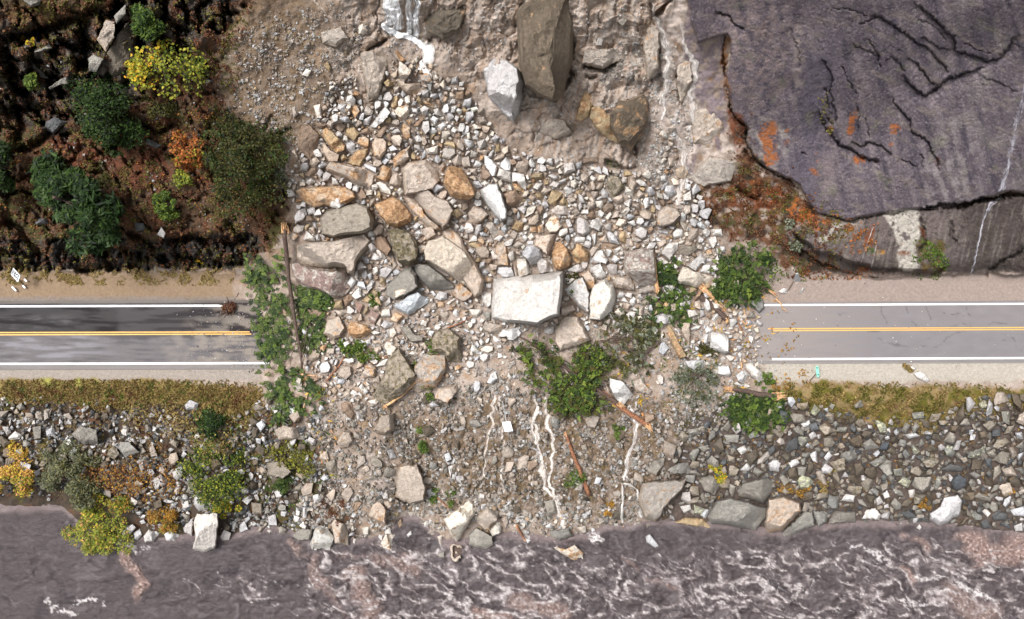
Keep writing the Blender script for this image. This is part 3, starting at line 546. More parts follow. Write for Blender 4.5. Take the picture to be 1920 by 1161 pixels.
DATA = '''
a b .7 =brown diamond-shaped slab;235,65 390,215 375,300 270,515 120,380 110,300 165,100
a y 1 =long ochre block beside the diamond slab;400,150 465,120 560,190 690,350 680,400 590,430 520,380 400,210
a t .8;425,300 520,400 620,450 600,540 490,540 415,420
a b .8;330,60 460,90 440,130 395,150 340,110
a b .7;525,90 640,60 700,110 650,190 600,170
a y 1;695,140 800,110 870,190 800,290 700,220
a o 1;845,240 940,230 980,270 975,350 950,370 835,325
a y 1 =mustard wedge on the long slab's shoulder;825,400 970,375 965,430 870,600 720,560
a t 1.1;1010,330 1050,240 1160,250 1195,300 1190,420 1120,510 1040,480
a t 1.5 =long tan slab lying tilted;455,610 510,535 620,550 900,620 1050,700 1020,840 990,860 800,790 600,700 470,650
a o 1.2 =rust-streaked long slab;85,885 190,850 560,830 700,840 800,900 825,970 700,1060 600,1110 440,1060 320,1095 230,1050 150,970
a w .9+1.2;500,1000 560,970 690,980 705,1050 600,1115 510,1080
a g 1;915,565 960,560 1070,610 1060,680 930,615
a o 1.1;1060,740 1110,660 1120,600 1160,570 1250,620 1240,720 1200,780 1110,750
a t 1;1240,750 1260,690 1330,670 1380,730 1370,830 1300,840 1220,810
a c 1;1060,790 1120,775 1190,810 1250,890 1240,940 1120,900
a b .7;195,700 270,600 340,610 360,660 260,720
T2 t 1.1 =broad tan slab;815,940 850,905 950,890 1010,940 1030,1010 990,1060 900,1080 830,1090 820,1010
a t 1;1270,500 1340,430 1480,340 1460,420 1470,500 1380,570 1280,600
T2 b .9;670,760 730,690 745,700 700,770
a o .9;1370,80 1400,60 1480,120 1480,250 1440,280 1390,240
a b .8;1055,210 1170,90 1215,100 1150,220 1060,230
a t .8;50,380 90,390 125,480 120,520 95,520 90,440 40,420
a y .8;1480,440 1520,400 1548,480 1540,520 1490,500
a g .8;700,300 740,270 810,320 820,430 770,450 700,380
a t .9;1025,550 1060,510 1120,510 1140,560 1090,600 1030,590
a b .8;830,900 900,860 960,940 940,980 870,990
P o 1.8 =rust orange block;702,384 720,376 738,369 757,382 772,402 771,416 748,428 728,422 712,405
P t 1.2 =tan slab split by a dark crack;775,372 780,360 803,355 818,368 842,378 851,395 840,420 830,430 803,407 788,388
P t 1.1;757,370 768,366 782,378 802,407 828,431 812,432 790,415 775,400
T6 t 1;930,115 985,105 1010,150 965,180 930,150
b o 2.2 =big rounded rust boulder;350,690 400,590 480,600 560,620 620,720 690,840 715,940 640,1000 540,1000 420,950 380,880 330,790
b g .9+.5;170,860 250,800 330,840 320,870 240,920
b t 1;245,960 310,840 380,900 370,960 310,1040 260,1000
b t .8;330,370 470,380 480,440 410,515 305,490 320,430
b y .7;330,330 370,290 460,300 475,375
b t .9;420,510 510,445 545,480 560,580 480,600 450,570
b t .8;550,490 640,470 675,600 575,615 550,560
b w .8;690,600 720,520 790,530 800,570 780,600
b w 1.3;820,460 880,470 985,590 960,710 920,715 830,580
b b 1;795,600 820,590 910,700 850,765 790,740
b w 1.3;970,710 1010,610 1150,660 1145,790 1060,770
b w 1.3 =notched white block;1145,660 1200,665 1240,670 1310,690 1340,800 1330,880 1280,850 1210,780 1145,800
b y .9;1150,800 1210,790 1310,880 1300,920 1210,880
P w 1.9 =tall white slab leaning left;901,356 917,345 933,345 943,371 951,394 950,409 939,416 926,404 915,388 903,370
b w .8;800,800 840,760 885,800 830,840
b b 1.1;1060,930 1130,890 1200,880 1305,965 1170,1085 1090,1060
b g .7;1030,880 1090,860 1080,920
b w .8;260,100 330,60 380,100 300,165
b w .8;185,30 200,0 280,5 230,95
b b .8;460,80 590,15 600,40 490,110
b g .8;550,190 610,100 650,110 640,180 590,215
b b .7;480,190 520,165 550,200 540,250 480,250
b g .7;680,270 730,195 755,270
b w .7;830,270 870,215 890,260 860,310
b t .7;870,310 920,270 930,320
b g .7;45,340 70,370 20,400
b t .8;270,600 330,540 370,590 310,665
b w .8;350,1000 400,955 440,980 360,1035
b w .8;400,1020 450,980 500,1010 440,1075
P t 1.3;877,400 890,383 905,390 916,403 904,416 891,423 880,415
P m 1.6 =mossy slab with a bluish grey rim;600,410 612,395 640,388 670,380 690,388 702,412 700,430 680,438 655,440 625,446 603,440
c n 1.8 =big angular slab;105,390 200,355 340,345 560,330 640,310 800,260 920,240 1000,330 960,420 830,590 800,740 720,730 700,660 420,660 300,640 190,610 105,540
c p 1.4 =purplish brown slab;45,610 120,590 250,660 420,690 700,700 740,760 720,850 760,900 700,980 640,1010 560,1030 440,960 270,910 100,820 50,720
c w .6+1.6;540,430 600,415 605,440 560,465
c w .6+1.6;555,565 600,540 650,590 610,630 565,600
c w .8;635,1000 680,915 705,940 690,990 640,1015
c w 1;180,310 230,210 320,290 330,345 200,330
c t .9;65,180 120,130 200,150 190,220 130,260 60,230
c t .8;5,260 60,215 130,270 70,335 20,300
c g .8;285,110 340,100 360,190 330,180
c g .9;410,180 470,310 430,320 400,270
c t 1;1025,210 1110,120 1160,160 1140,240 1070,280 1030,240
c b 1.2;1055,290 1120,265 1180,290 1255,430 1200,520 1080,440 1050,360
c w .8;1060,450 1105,425 1190,530 1160,560 1120,540
c w .8;990,555 1050,480 1110,520 1150,565 1060,575
c g .8;890,540 950,520 985,560 985,610 930,615
T6 m 2.1 =upright mossy block;735,125 790,110 860,140 895,180 905,240 900,290 860,320 800,310 760,240
c t .8;1240,510 1270,500 1325,620 1270,680
c g .8;940,900 1010,800 1055,830 1020,900 970,950
T6 r 1.4 =grey slab with a cream chip on top;718,450 760,400 830,335 870,325 900,370 905,440 870,470 770,515 725,490
T6 c .7+1.3;775,465 880,425 885,450 780,505
T6 w 1.3 =white slab with a rust spot;770,545 900,465 965,510 960,530 850,600 775,560
c b .8;665,1060 720,970 800,1010 790,1050 700,1130 670,1100
c g .8;890,720 940,680 970,730 940,800 890,780
c g .8;1095,680 1200,640 1270,680 1190,790 1110,770
T6 p .8;550,520 598,540 580,590 560,570
T6 t 1.0 =half-buried long tan slab;1035,130 1085,100 1140,155 1180,240 1240,330 1275,400 1260,480 1220,500 1150,400 1100,250
d c 2.4 =biggest cream boulder;90,460 150,330 240,310 320,270 500,390 600,470 690,620 700,700 620,880 580,870 400,740 200,620 110,570
T6 r 1.7 =white-backed wedge with brown hollows;875,320 905,305 970,320 1040,370 1100,420 1110,450 1050,462 960,450 935,420 885,370
d t 1.1;425,960 500,860 560,850 690,960 680,1000 590,1070 540,1060 440,990
d w .8;360,1090 460,1020 475,1050 400,1110
d o .8;245,1080 290,1060 350,1075 345,1130 270,1140
d g .9;220,1030 280,940 380,960 380,1040 300,1060
d w .7;165,950 210,935 250,990 220,1010
d w 1.1;790,940 900,930 915,980 910,1100 870,1150 800,1080 780,1000
d o .7;845,770 920,790 925,840 850,830
P w 2.6 =huge flat white slab at the centre;925,523 960,518 1010,514 1056,508 1055,540 1050,580 1049,592 1030,598 1008,610 990,608 950,605 922,598 921,570
d c 1.6;1210,545 1340,545 1370,640 1395,730 1250,780 1230,700
d g 2;1285,470 1330,400 1420,370 1510,430 1530,520 1500,590 1395,635 1340,560 1290,520
d t .8;1170,620 1205,620 1230,760 1200,770
d g .9;985,640 1160,650 1195,770 1050,775 980,720
d n .6;960,380 1010,380 1060,330 1110,500 1120,640 1000,630 960,480
d n .6;820,130 920,90 1020,240 940,300
d w .7;630,350 700,260 740,290 740,340
d o .8;740,310 800,300 830,340 810,385 750,350
d n .7;720,410 850,400 890,470 880,550 780,550 720,470
d w .9;900,470 930,440 1020,530 1010,560 930,560
d y .9;625,370 720,345 800,400 740,425 660,400
d t .7;840,340 880,310 940,330 930,370 860,360
d t 1;70,210 130,160 210,170 250,270 170,325 130,330
d c .8;20,400 60,385 120,400 80,490 40,480
d t .8;1125,270 1180,200 1230,240 1200,320
d t .8;1370,150 1460,150 1470,240 1380,230
d o .8;1460,150 1540,130 1545,230 1480,240
d w .7;1280,290 1310,255 1355,290 1320,345
T7 t 1.3 =tan block in the row above the white slab;130,150 245,145 235,180 200,270 155,230 125,215
d g .7;1340,340 1420,330 1420,380 1350,380
T7 g 1.3;135,300 170,280 210,300 232,355 150,370
d w .7;510,210 550,140 595,180 570,235
d t .7;510,100 550,50 590,95 540,130
f c 1.3;10,150 60,60 130,20 180,70 220,160 150,230 60,240
f g 1.4;390,170 400,60 430,40 530,90 580,180 560,230 480,280 400,240
f o 2.1 =dark rust boulder;95,480 130,340 230,360 290,440 330,550 310,640 200,690 140,680 100,600
f w .8;365,310 390,280 500,285 495,350 370,360
f y 1.5;340,470 400,360 460,380 540,480 540,580 410,610 350,570
f t 1;660,310 750,260 780,360 680,345
f g 1.3;750,230 790,200 870,280 920,385 800,360 770,300
f b .9;700,370 800,365 910,390 820,430
f y 1.1;900,290 930,210 980,220 1000,300 980,370 920,340
f t .8;1030,310 1060,290 1095,380 1070,410 1030,390
f g 1.2;1100,200 1180,160 1250,210 1240,290 1180,320 1110,270
f b .9;1250,190 1310,150 1330,200 1300,250 1260,260
P t 1.6 =tan slab at the fan's right edge;1231,412 1233,396 1250,384 1268,390 1276,404 1258,421 1243,426 1232,422
f t 1;545,460 590,400 650,400 690,370 690,420 580,530
f w 1.3;580,550 640,450 700,440 780,570 750,620 700,600 600,620
f w 1.2;555,660 680,600 760,760 700,800 630,790 560,700
f g 1.1;750,640 790,610 890,620 890,740 800,740
f t 1.6;810,790 850,750 1060,780 1100,850 1100,940 860,910 830,850
f p 2.4 =square block with purple and white patches;970,520 1040,450 1190,420 1330,440 1345,560 1370,870 1300,890 1130,880 1080,800 1000,730 970,650
f t .8;1140,920 1260,870 1400,880 1400,960 1140,975
T7 w 1.8 =white pointed slab sprinkled with leaves;290,455 355,400 395,385 420,440 435,480 430,600 380,560 330,510
f t 1.3;440,740 540,690 610,780 610,890 540,935 500,850
T7 c 2.0 =pointed boulder half white half tan;430,500 455,430 520,395 570,430 580,490 560,580 490,628 430,620
T7 w 1.3;835,240 880,190 930,195 925,230 880,295 835,260
f w .9;1355,540 1430,530 1510,600 1410,635
f w .7;1000,245 1025,220 1055,245 1020,275
f w .8;850,440 920,400 935,430 870,485
f t .8;827,150 880,120 905,180 850,205
f g .9;450,590 530,560 535,640 490,690 460,660
f g .9;340,640 420,610 485,670 460,710 380,720
f w .8;280,670 350,650 400,680 390,715 290,700
f w .7;1310,260 1340,230 1370,270 1340,305
f t .8;1360,350 1470,310 1480,360 1400,430
f g .7;1370,210 1500,210 1500,265 1400,240
f w .8;570,260 630,240 640,330 610,380
f m .9;1165,1110 1210,1020 1295,1010 1270,1110
f w .7;930,1070 970,1000 1030,1090
f w .7;1200,330 1270,290 1275,350 1210,360
T7 t 1;270,555 340,535 360,570 300,605 275,595
f g .7;895,710 925,680 960,760
g w 1;480,190 600,190 620,280 500,270
g w 1;415,290 530,280 545,340 500,430 440,370
g o .8;410,450 480,430 490,500 420,505
g r 1.3;85,400 280,390 310,450 200,520 90,500
g t .9;170,330 230,160 330,190 310,270 215,390 160,380
g w .9;5,240 60,180 130,200 140,280 20,310
g w .7;70,600 60,540 110,520 130,600 90,640
g w 1.2;175,640 290,540 350,470 420,560 400,620 380,600 290,705
g w .9;335,700 385,620 465,620 465,735 350,720
g c 1.7 =cream slab pointing right;60,800 100,700 130,640 200,660 260,700 505,770 480,800 290,910 200,870 90,860
g w 1.2 =white rock among green branches;575,670 640,645 700,690 725,770 650,800 610,760
T7 r 1.2 =grey block at the right road's torn end;1320,520 1400,505 1408,560 1380,590 1350,560
g g .8;130,940 180,930 230,1000 230,1110 170,1100 135,1000
T7 g .9;835,445 870,420 920,440 915,480 860,500
T7 g .8;1245,460 1310,455 1305,500 1260,515
g w .6;1110,820 1160,830 1210,890 1160,905
g w .6;1290,940 1350,900 1400,920 1380,970 1310,970
g w .7;380,425 410,395 435,430 405,455
h p 1;970,100 1000,0 1110,60 1050,190 1000,160
h c 1;1120,70 1140,0 1230,0 1245,90 1130,95
h o 1;1240,120 1290,30 1390,80 1325,175 1250,140
h t .8;1060,180 1110,100 1145,110 1120,215
h g .9;1120,195 1170,130 1280,170 1250,215 1170,240
h o 1.3 =dark rust rock with a white vein;715,240 740,160 840,150 940,190 1025,260 970,300 920,340 820,345 740,310
T6 r 1.3;800,665 850,655 890,710 935,720 935,748 870,750 825,700
h c 1.1;1160,450 1190,370 1320,470 1270,580 1200,560
h t 1;600,790 650,680 760,690 775,780 700,855
h t 1;870,820 940,680 1000,640 1075,710 1050,820 900,835
h t .8;820,720 850,610 930,640 900,700
h w .9;375,700 410,640 480,630 515,700 490,760 400,775
h w .8;655,620 700,590 790,590 800,640 740,665
h w .7;200,710 240,675 270,720 240,755
h w .8;175,470 260,400 290,440 250,505
h c .9;65,920 110,820 160,840 180,960 140,1010 75,960
T6 m 1.7 =big moss-covered slab below the road line;650,1050 720,920 735,840 800,780 850,860 905,950 830,1040 735,1115 700,1090
h b 1.1;230,0 400,0 420,60 330,150 270,90
h n .9;420,300 480,120 620,80 690,230 640,330 560,370
h t .9;560,0 700,0 720,40 640,90 590,60
h w .8;1060,690 1130,620 1210,595 1180,680 1090,700
h n .8;230,600 300,480 400,500 380,590 280,640
h o .6;270,360 300,350 310,420 290,455 265,400
h w .7;980,620 1090,600 1080,650 1040,670
h c .8;1230,250 1280,215 1315,290 1270,345 1230,330
h t .7;1020,380 1140,370 1150,430 1040,420
h w .7;930,380 1000,360 1020,430 950,420
h w .7;965,1110 1060,1085 1100,1120 1070,1155 1000,1150
h w .6;215,880 280,875 280,900 230,905
h w .6;235,940 290,940 285,990 240,980
h t .8;460,520 500,440 570,450 560,540 500,560
h w .7;700,100 750,75 785,110 740,130
h w .7;590,180 630,160 670,220 620,260
T6 m 1.4 =brown slab with moss along its top;980,740 1000,690 1080,670 1140,720 1148,830 1140,860 1070,855 1050,810 985,800
T6 n 1.3 =rubble-strewn slab with green sprigs;885,880 940,810 1060,820 1065,900 1010,1000 900,1030 860,1000
i t 1.1 =tan rock below the slab with green sprigs;225,1030 280,950 490,910 510,990 380,1140 225,1085
i n .8;260,20 390,30 410,60 360,155 320,110
i w .8;215,210 260,175 305,220 270,260 225,255
i w .9;145,300 170,255 225,270 190,340
i t 1.1;820,180 840,140 1090,210 1020,290 900,300 820,250
i w 1.3 =bright white rock under the huge white slab;995,310 1050,240 1230,220 1275,290 1180,380 1110,370 1090,330 1000,340
i w .8;930,310 1040,370 970,415 935,370
i c .9;655,490 680,420 760,490 740,525 670,520
i w .7;710,410 740,380 770,440 740,465
i c 1;770,480 850,440 930,450 930,500 870,530 800,515
i w .9;765,560 830,530 885,545 870,610 820,640 770,600
i w .8;605,670 630,620 710,640 700,700 640,720
i w .6;570,720 600,700 650,730 620,750
i w .6;600,760 670,770 640,795
i t .8;670,740 745,750 740,810 700,820
i w 1.2;855,890 900,790 960,745 995,840 920,915
i g .8;690,920 720,860 780,880 780,960 740,1020 700,990
i r .9;805,50 830,25 910,30 905,140 850,130
i w .6;1095,800 1130,765 1160,830 1130,850
i w .6;1170,780 1210,810 1180,845
i t .7;1165,910 1200,860 1255,960 1180,930
i w .7;1340,880 1380,860 1430,900 1380,925
i g .6;560,240 600,230 650,270 620,290
i c 1;640,0 790,0 795,40 740,105 680,80
i w .8;760,150 790,105 835,130 800,180
i g .7;1130,650 1190,620 1210,670 1150,680
i w .7;970,440 1030,430 1040,470 980,480
i w .7;985,600 990,530 1040,530 1050,580
i w .6;1050,590 1060,550 1110,570 1090,600
i g .7;285,150 320,140 355,190 330,205
j t 1.2 =square tan slab with leaves on it;130,250 230,90 390,80 420,90 570,380 450,430 200,510 130,400
j w .9;0,240 50,200 130,210 120,290 60,310 0,280
j w .8;480,190 540,195 560,235 530,270
j w 1.7 =bright white kite-shaped boulder;790,830 950,870 1000,920 1080,1030 960,1161 900,1140 800,960
j t .9 =flat tan rock beside the white kite;1070,870 1180,825 1220,900 1310,990 1290,1045 1120,1005
j g .8;1370,800 1410,785 1445,820 1450,900 1410,915 1370,880
j g .9;1380,520 1410,400 1460,390 1515,470 1450,570
T7 g 1.1;785,610 830,585 900,600 905,640 860,650 800,640
j g .8;1110,160 1240,170 1245,210 1180,230
j g .7;1060,240 1100,215 1140,280 1110,310
T7 y 1.4 =long brown-sided stone tilted down right;860,665 885,655 975,830 935,845 900,780
T7 n 1.2;920,640 995,640 995,740 985,770 940,690
k w 1.9 =big white block right of the green branches;460,290 480,275 560,280 640,300 690,350 690,520 640,550 560,515 450,490
k g 1;380,305 450,295 450,430 400,440 360,435
k w .9;400,240 430,200 490,250 470,285 410,290
k w .8;220,230 300,190 350,200 330,240 230,260
k w .7;320,155 350,130 395,130 380,195 330,180
k w .7;505,220 540,195 570,230 540,250
k w .7;380,470 405,450 440,475 420,500
k w .8;580,590 620,560 655,600 600,645
k w .8;645,570 680,545 760,575 740,620 700,630
k g .7;725,640 780,640 785,700 730,660
k w 1.2;500,730 560,680 690,675 720,780 690,815 620,800 520,780
k w 1.6 =white oblong block at the slide's right toe;870,700 920,650 960,645 1145,800 1120,850 1050,890 1000,850
k w 1.3 =white cube against the oblong block;770,800 860,720 930,790 860,900 800,870
k w .7;750,890 790,875 850,930 760,920
k w .7;860,910 910,905 955,940 880,955
k g 1;150,620 380,610 395,700 280,760 190,700
k w .7;480,120 550,40 580,50 520,140 490,145
k w .8;795,80 820,20 870,30 830,110
k r .9;910,100 980,20 1030,110
k t .7;130,1040 190,1015 235,1040 200,1100 140,1075
k g .6;125,1000 150,960 190,1000
l c 1.9 =bright cream rock at the stream's foot;560,450 570,360 590,355 720,460 710,500 630,615 580,560
l t 1;460,520 550,440 540,540 500,570
l n 1.1;510,600 560,560 650,620 830,620 840,700 740,765 650,740
l o .9;510,230 550,250 640,330 620,370 580,350
l t 1.3;830,540 880,490 940,510 965,590 920,620 840,590
l r 1;905,630 960,590 970,640 960,720 930,700
l y .9;470,900 490,800 540,760 560,800 550,890 500,930
l w .8;550,850 590,800 625,830 600,900 560,900
l c 1.3 =yellowish cream rock in the upper pile;510,950 560,900 690,890 700,1000 660,1050 580,1040 530,1000
l w 1.6 =long pale slab tilted up to the right;340,960 405,895 465,970 430,1040 290,1161 220,1150
l o .8;920,400 950,365 990,400 970,450 930,440
l c .8;1180,740 1200,720 1250,770 1240,800 1180,795
l g .8;1175,850 1220,800 1255,820 1250,870 1190,870
l o .8;840,820 880,820 1000,900 980,920 860,870
l y .8;1320,950 1350,900 1410,960 1350,1000
l w .9;945,1060 980,1010 1050,1050 1010,1130
l g .8;1100,690 1150,650 1200,680 1190,720 1130,710
l g .8;1040,790 1060,720 1100,740 1080,830
l b .8;740,1130 840,1030 870,1060 800,1150
l o .8;640,1070 700,1040 740,1070 700,1130
l b .8;1240,1110 1350,1030 1370,1060 1260,1140
l w .7;990,540 1020,510 1060,560 1020,580
T2 o .9;525,610 560,580 580,620 555,660
T2 w 1;320,590 360,580 370,660 340,660
T2 c .9;570,130 600,120 625,170 600,200 570,190
T2 b 1.2 =long brown ledge stone under the left rill;575,285 600,240 660,215 685,240 600,290
T2 c .9;255,420 280,380 310,395 290,430
T2 y .8;375,370 400,340 420,380 410,405
T2 o .8;775,280 800,290 830,340 810,345
T2 g .6;240,340 265,330 280,345 260,357
T2 t .6;200,600 225,590 235,640 210,660
P g 2.2 =big bluish grey boulder with a rusty foot;905,130 925,108 950,112 972,128 981,150 979,190 974,212 962,228 945,215 915,180
P q 2.2 =tallest dark outcrop in the mud slope;968,20 1000,-12 1070,-12 1078,40 1075,100 1065,140 1055,185 1035,190 1010,180 985,160 972,120
T3 q 1.8 =mossy grey outcrop beside the right gully;545,640 600,560 640,560 730,520 760,560 760,700 700,790 670,830 590,800 545,700
T3 y 1.1 =ochre slab left of the mossy outcrop;350,670 385,560 410,490 450,510 450,590 430,650 385,680
T3 y .8 =smooth buff rock face below the ochre slab;440,600 490,590 560,660 600,800 540,780 470,720 430,660
T3 w 1;465,255 480,210 510,220 500,255
T3 r 1;585,120 620,95 645,110 620,155
e b .9;465,510 480,490 650,490 650,550 470,570
e y 1;45,1000 90,870 230,920 130,1080 60,1050
e w .9;235,860 270,830 340,870 345,920 270,945
e t .7;530,980 570,960 630,990 590,1050
e t .7;460,640 480,570 530,600 525,665
e c .7;140,600 220,540 245,570 160,615
e w .7;330,1070 370,1030 405,1050 395,1100
e g .8;1400,870 1490,750 1500,800 1430,890
e g .7;1310,970 1330,960 1370,1040 1350,1065
e y .8;1270,1150 1310,1050 1350,1100 1340,1150
P g 1.3;1030,395 1045,384 1064,386 1065,403 1045,405
T3 t .8;870,880 905,880 905,930 875,930
T3 o .9;905,950 960,920 985,960 960,1000 920,990
e y .7;0,750 60,760 50,810 0,820
e g .8;60,830 120,760 190,800 150,850
e y .7;380,900 430,870 445,960 390,940
e o .7;250,740 290,710 310,740 280,770
T3 t 1.1 =tan slab at the top of the right gully;785,80 850,20 900,0 860,0 800,40
P n .6 =half-buried flat slab below the upper left rill;676,100 715,88 730,100 722,140 710,180 690,190 680,140
P q .6 =wet brownish rock face right of the waterfall;795,14 850,0 880,10 860,60 830,75 800,60
P n .7;1095,95 1150,90 1165,110 1130,130 1090,120
P n .6;1215,30 1238,60 1235,130 1215,150 1205,90
P n .7;1270,115 1295,110 1300,150 1275,195 1268,150
P n .5 =broad pale ledge at the foot of the right gully;1330,290 1385,300 1370,340 1320,350 1290,335
P n .5;1290,190 1340,200 1360,240 1340,280 1300,270
P m .6 =small moss-covered bump below the right outcrop;1138,325 1160,332 1172,350 1150,372 1138,352
P n .6;1010,215 1060,225 1075,250 1040,262 1005,245
P n .7;600,60 640,50 655,72 630,90 604,82
R T9 w 2.4 =tall pale boulder at the water's edge;1080,620 1100,570 1215,570 1220,640 1200,770 1130,790 1075,770 1090,700
R T9 g 1.3;1085,480 1110,460 1170,500 1185,550 1110,560 1080,520
R T9 w 1.2;800,700 830,660 890,680 860,730 810,735
R T9 g 1.2;675,660 740,630 760,650 730,690 685,700
R T9 g 1;745,680 780,655 795,690 770,720 750,715
R T9 w 1.1;915,690 940,660 1000,690 990,730 930,725
R T9 g 1.1;1020,650 1080,590 1075,700 1030,680
R T9 w .8;1010,510 1050,500 1060,530 1030,550
R T9 g 1;1225,700 1250,660 1290,680 1280,720 1240,725
R T9 g .8;1330,640 1365,610 1385,660 1340,680
R T9 w 1;960,340 1000,305 1020,310 1020,360 990,390 965,370
R T9 w .9;970,450 990,400 1015,420 990,475
R T9 w .9;675,110 700,80 725,90 710,140 680,130
R T9 w .8;45,150 85,110 125,130 110,155 50,160
R T9 r 1;180,90 230,80 230,150 190,160
R T9 r 1.5 =large grey slab in the left riprap;400,130 450,80 540,100 550,180 470,190
R T9 r 1.2;670,170 720,170 780,230 700,260 660,210
R T9 w 1.1;840,390 900,350 950,400 870,440
R T9 w .9;920,350 970,320 960,360
R T9 w .9;1300,350 1350,320 1370,350 1310,375
R T9 w .9;1350,500 1385,470 1410,490 1380,525
R T9 g .8;185,340 220,320 230,350 200,365
R T9 r 1;610,380 640,355 670,390 640,420
R T9 g .9;255,110 300,80 310,140 260,140
R T9 w .9;350,170 380,135 405,180 380,195
R T9 w .8;1340,420 1380,430 1390,460 1350,460
R TA c 2 =bright cream boulder at the left slide toe;300,740 330,650 385,615 440,710 410,785 310,780
R TA t 1.7 =tan boulder with an ochre side;415,620 440,600 510,640 515,750 440,740 430,680
R TA r 1.1;205,700 240,655 320,660 300,720 240,725
R TA w .9;240,640 265,610 285,640 275,665
R TA t 1.6 =brownish pointed boulder over a pebbly spit;625,580 650,520 690,495 730,560 725,640 640,600
R TA c 1.2;695,740 720,690 775,690 755,780 710,765
R TA w .8;715,655 750,650 760,690 720,690
R TA c 2.1 =large cream diamond boulder in the water's edge;1045,600 1190,495 1215,520 1220,580 1120,730 1090,700
R TA t 1.6;1230,590 1290,530 1355,560 1350,610 1280,665 1230,620
R TA r 1.6 =lichened grey boulder beside the cream diamond;1185,690 1230,650 1270,670 1320,700 1325,750 1280,780 1190,750
R TA c 1.2;1305,670 1350,605 1370,640 1370,680 1320,705
R TA t .9;1370,600 1400,585 1410,620 1390,660
R TA c .9;590,650 630,645 630,690 600,690
R TA o .8;790,620 810,600 825,640 800,655
R TA n 1.9 =dark muddy boulder jutting from the bank;650,110 700,20 770,10 775,100 720,135 680,130
R TA n 2 =large mud-coated boulder low on the bank;770,400 790,300 900,290 950,420 940,500 860,520 780,480
R TA m .7;600,370 660,360 680,380 610,390
R TA n 1.1;100,110 150,80 240,90 245,160 130,160
R TA w .7;840,690 865,665 870,690 850,710
R TA w .8;950,440 980,430 1000,460 970,490
R TA g .8;730,220 760,210 785,260 750,270
R TA g .8;315,470 350,460 365,490 325,520
R TA g .8;260,500 290,500 285,600 260,600
R TA g .8;210,580 245,590 240,620 215,620
R TA g .9;65,590 110,570 120,640 70,640
R TA g .8;555,0 590,0 580,50 565,45
R TA t .8;705,500 740,500 760,530 735,550
R TA w .7;1050,240 1080,230 1095,270 1060,285
R TA w .8;1070,310 1100,300 1085,370
R TA g .8;1110,360 1160,360 1150,410 1120,390
R TA r 1.5 =broad grey rock in the left slide margin;60,290 100,280 150,280 200,340 150,380 60,360
R TA t .8;1010,700 1040,690 1040,750 1015,745
R TA r .7;1005,800 1050,785 1055,820 1020,825
R TA w .7;700,460 735,450 740,490 710,490
R TA y .7;760,570 790,555 800,580 780,595
R TA t 1;250,440 280,400 320,400 310,460 260,475
R TA w .6;540,730 545,710 560,715 550,745
R TBB c 1.2 =pale sail-shaped rock awash in the river;230,760 300,770 350,745 400,790 395,870 320,820 270,790
R TBB g .8 =grey sliver of rock awash in the river;745,700 770,685 820,750 815,775 790,760 750,730
R TBB r 2 =broad flat pale boulder on the right bank foot;1090,590 1140,500 1220,480 1425,540 1420,590 1360,665 1220,640 1110,630
R P r 1.7 =slab leaning above the broad flat boulder;1382,920 1393,905 1440,895 1452,905 1447,925 1432,945 1385,930
R TBB y 1;905,620 970,590 1060,600 1110,650 1000,640
R TBB n 1.9 =wet tan slab with the small fall beside it;730,400 800,390 940,390 980,370 950,440 850,540 830,590 800,620 740,600 700,500
R TBB r 1.3;750,330 790,270 850,260 850,300 800,360
R TBB r 1.2;860,330 930,290 1005,280 990,350 900,350
R TBB r 1.6;1040,380 1110,355 1170,410 1130,470 1070,440
R TBB w .8;935,530 995,520 1000,550 960,570
R TBB w .9;1050,580 1070,545 1105,550 1080,600
R TBB r 1;1210,400 1250,420 1235,485 1210,450
R TBB w .9;1270,330 1310,290 1360,300 1320,335
R TBB r .9;660,270 700,250 700,300 660,320
R TBB r 1;1035,200 1080,190 1110,210 1070,235
R TBB r 1;1180,130 1270,130 1265,180 1200,175
R TBB w 1;1250,210 1300,190 1315,220 1280,245
R TBB r 1;1310,130 1360,105 1385,140 1330,160
R TBB r .9;975,100 1040,95 1050,130 990,135
R TBB w .8;185,640 220,620 225,655 190,655
R TBB r 1;175,500 240,490 250,570 200,590
R TBB r 1.1;210,670 320,650 340,700 270,720 220,700
R TBB w .6;75,710 105,720 85,750
R TBB r .9;340,600 380,590 375,630
R TBB c .7;40,620 80,600 70,650
R TBB n .9;845,160 920,190 900,270 840,240
R TC t 1.8 =great buff boulder with fine cracks;-20,640 0,490 90,475 180,510 190,560 80,670 0,680
R TC r 1.5 =grey slab right of the buff boulder;80,680 200,560 250,560 265,640 90,710
R TC r 1.2;250,560 340,550 330,620 280,650
R TC r 1.3;335,630 370,555 490,560 490,620
R TC w 1.2 =rounded greenish white boulder at the waterline;525,600 550,550 600,540 635,580 620,610
R TC g 2 =large grey boulder at the right waterline;900,570 960,530 980,480 1060,465 1085,500 1070,580 960,645 900,610
R TC w 1;410,500 430,460 485,470 480,510
R TC g 1.1;295,320 320,290 365,320 350,350 300,350
R TC L 1.2 =largest lichen-crusted stone;560,290 650,240 670,280 600,320
R TC L 1.1;1110,260 1120,230 1215,190 1215,240 1150,265
R TC L 1.1;720,400 760,365 800,390 780,430
R TC L 1;925,400 950,355 970,400 940,445
R TC L 1;1120,350 1150,335 1190,360 1160,380
R TC L 1;1370,320 1429,310 1429,360
R TC L 1;1380,200 1429,160 1429,210
R TC d .9;1210,265 1250,265 1250,310 1215,315
R TC d 1.1;735,565 790,545 830,590 780,600
R TC d 1;960,330 1020,290 1110,310 1080,340
R TC d .9;845,600 880,590 905,630
R TC d 1;1180,620 1220,600 1250,650 1200,660
R TC d 1.1;1250,580 1290,550 1340,580 1330,610 1260,610
R TC d 1;1310,640 1340,620 1360,660
R TC g 1;1370,640 1420,620 1425,670 1380,670
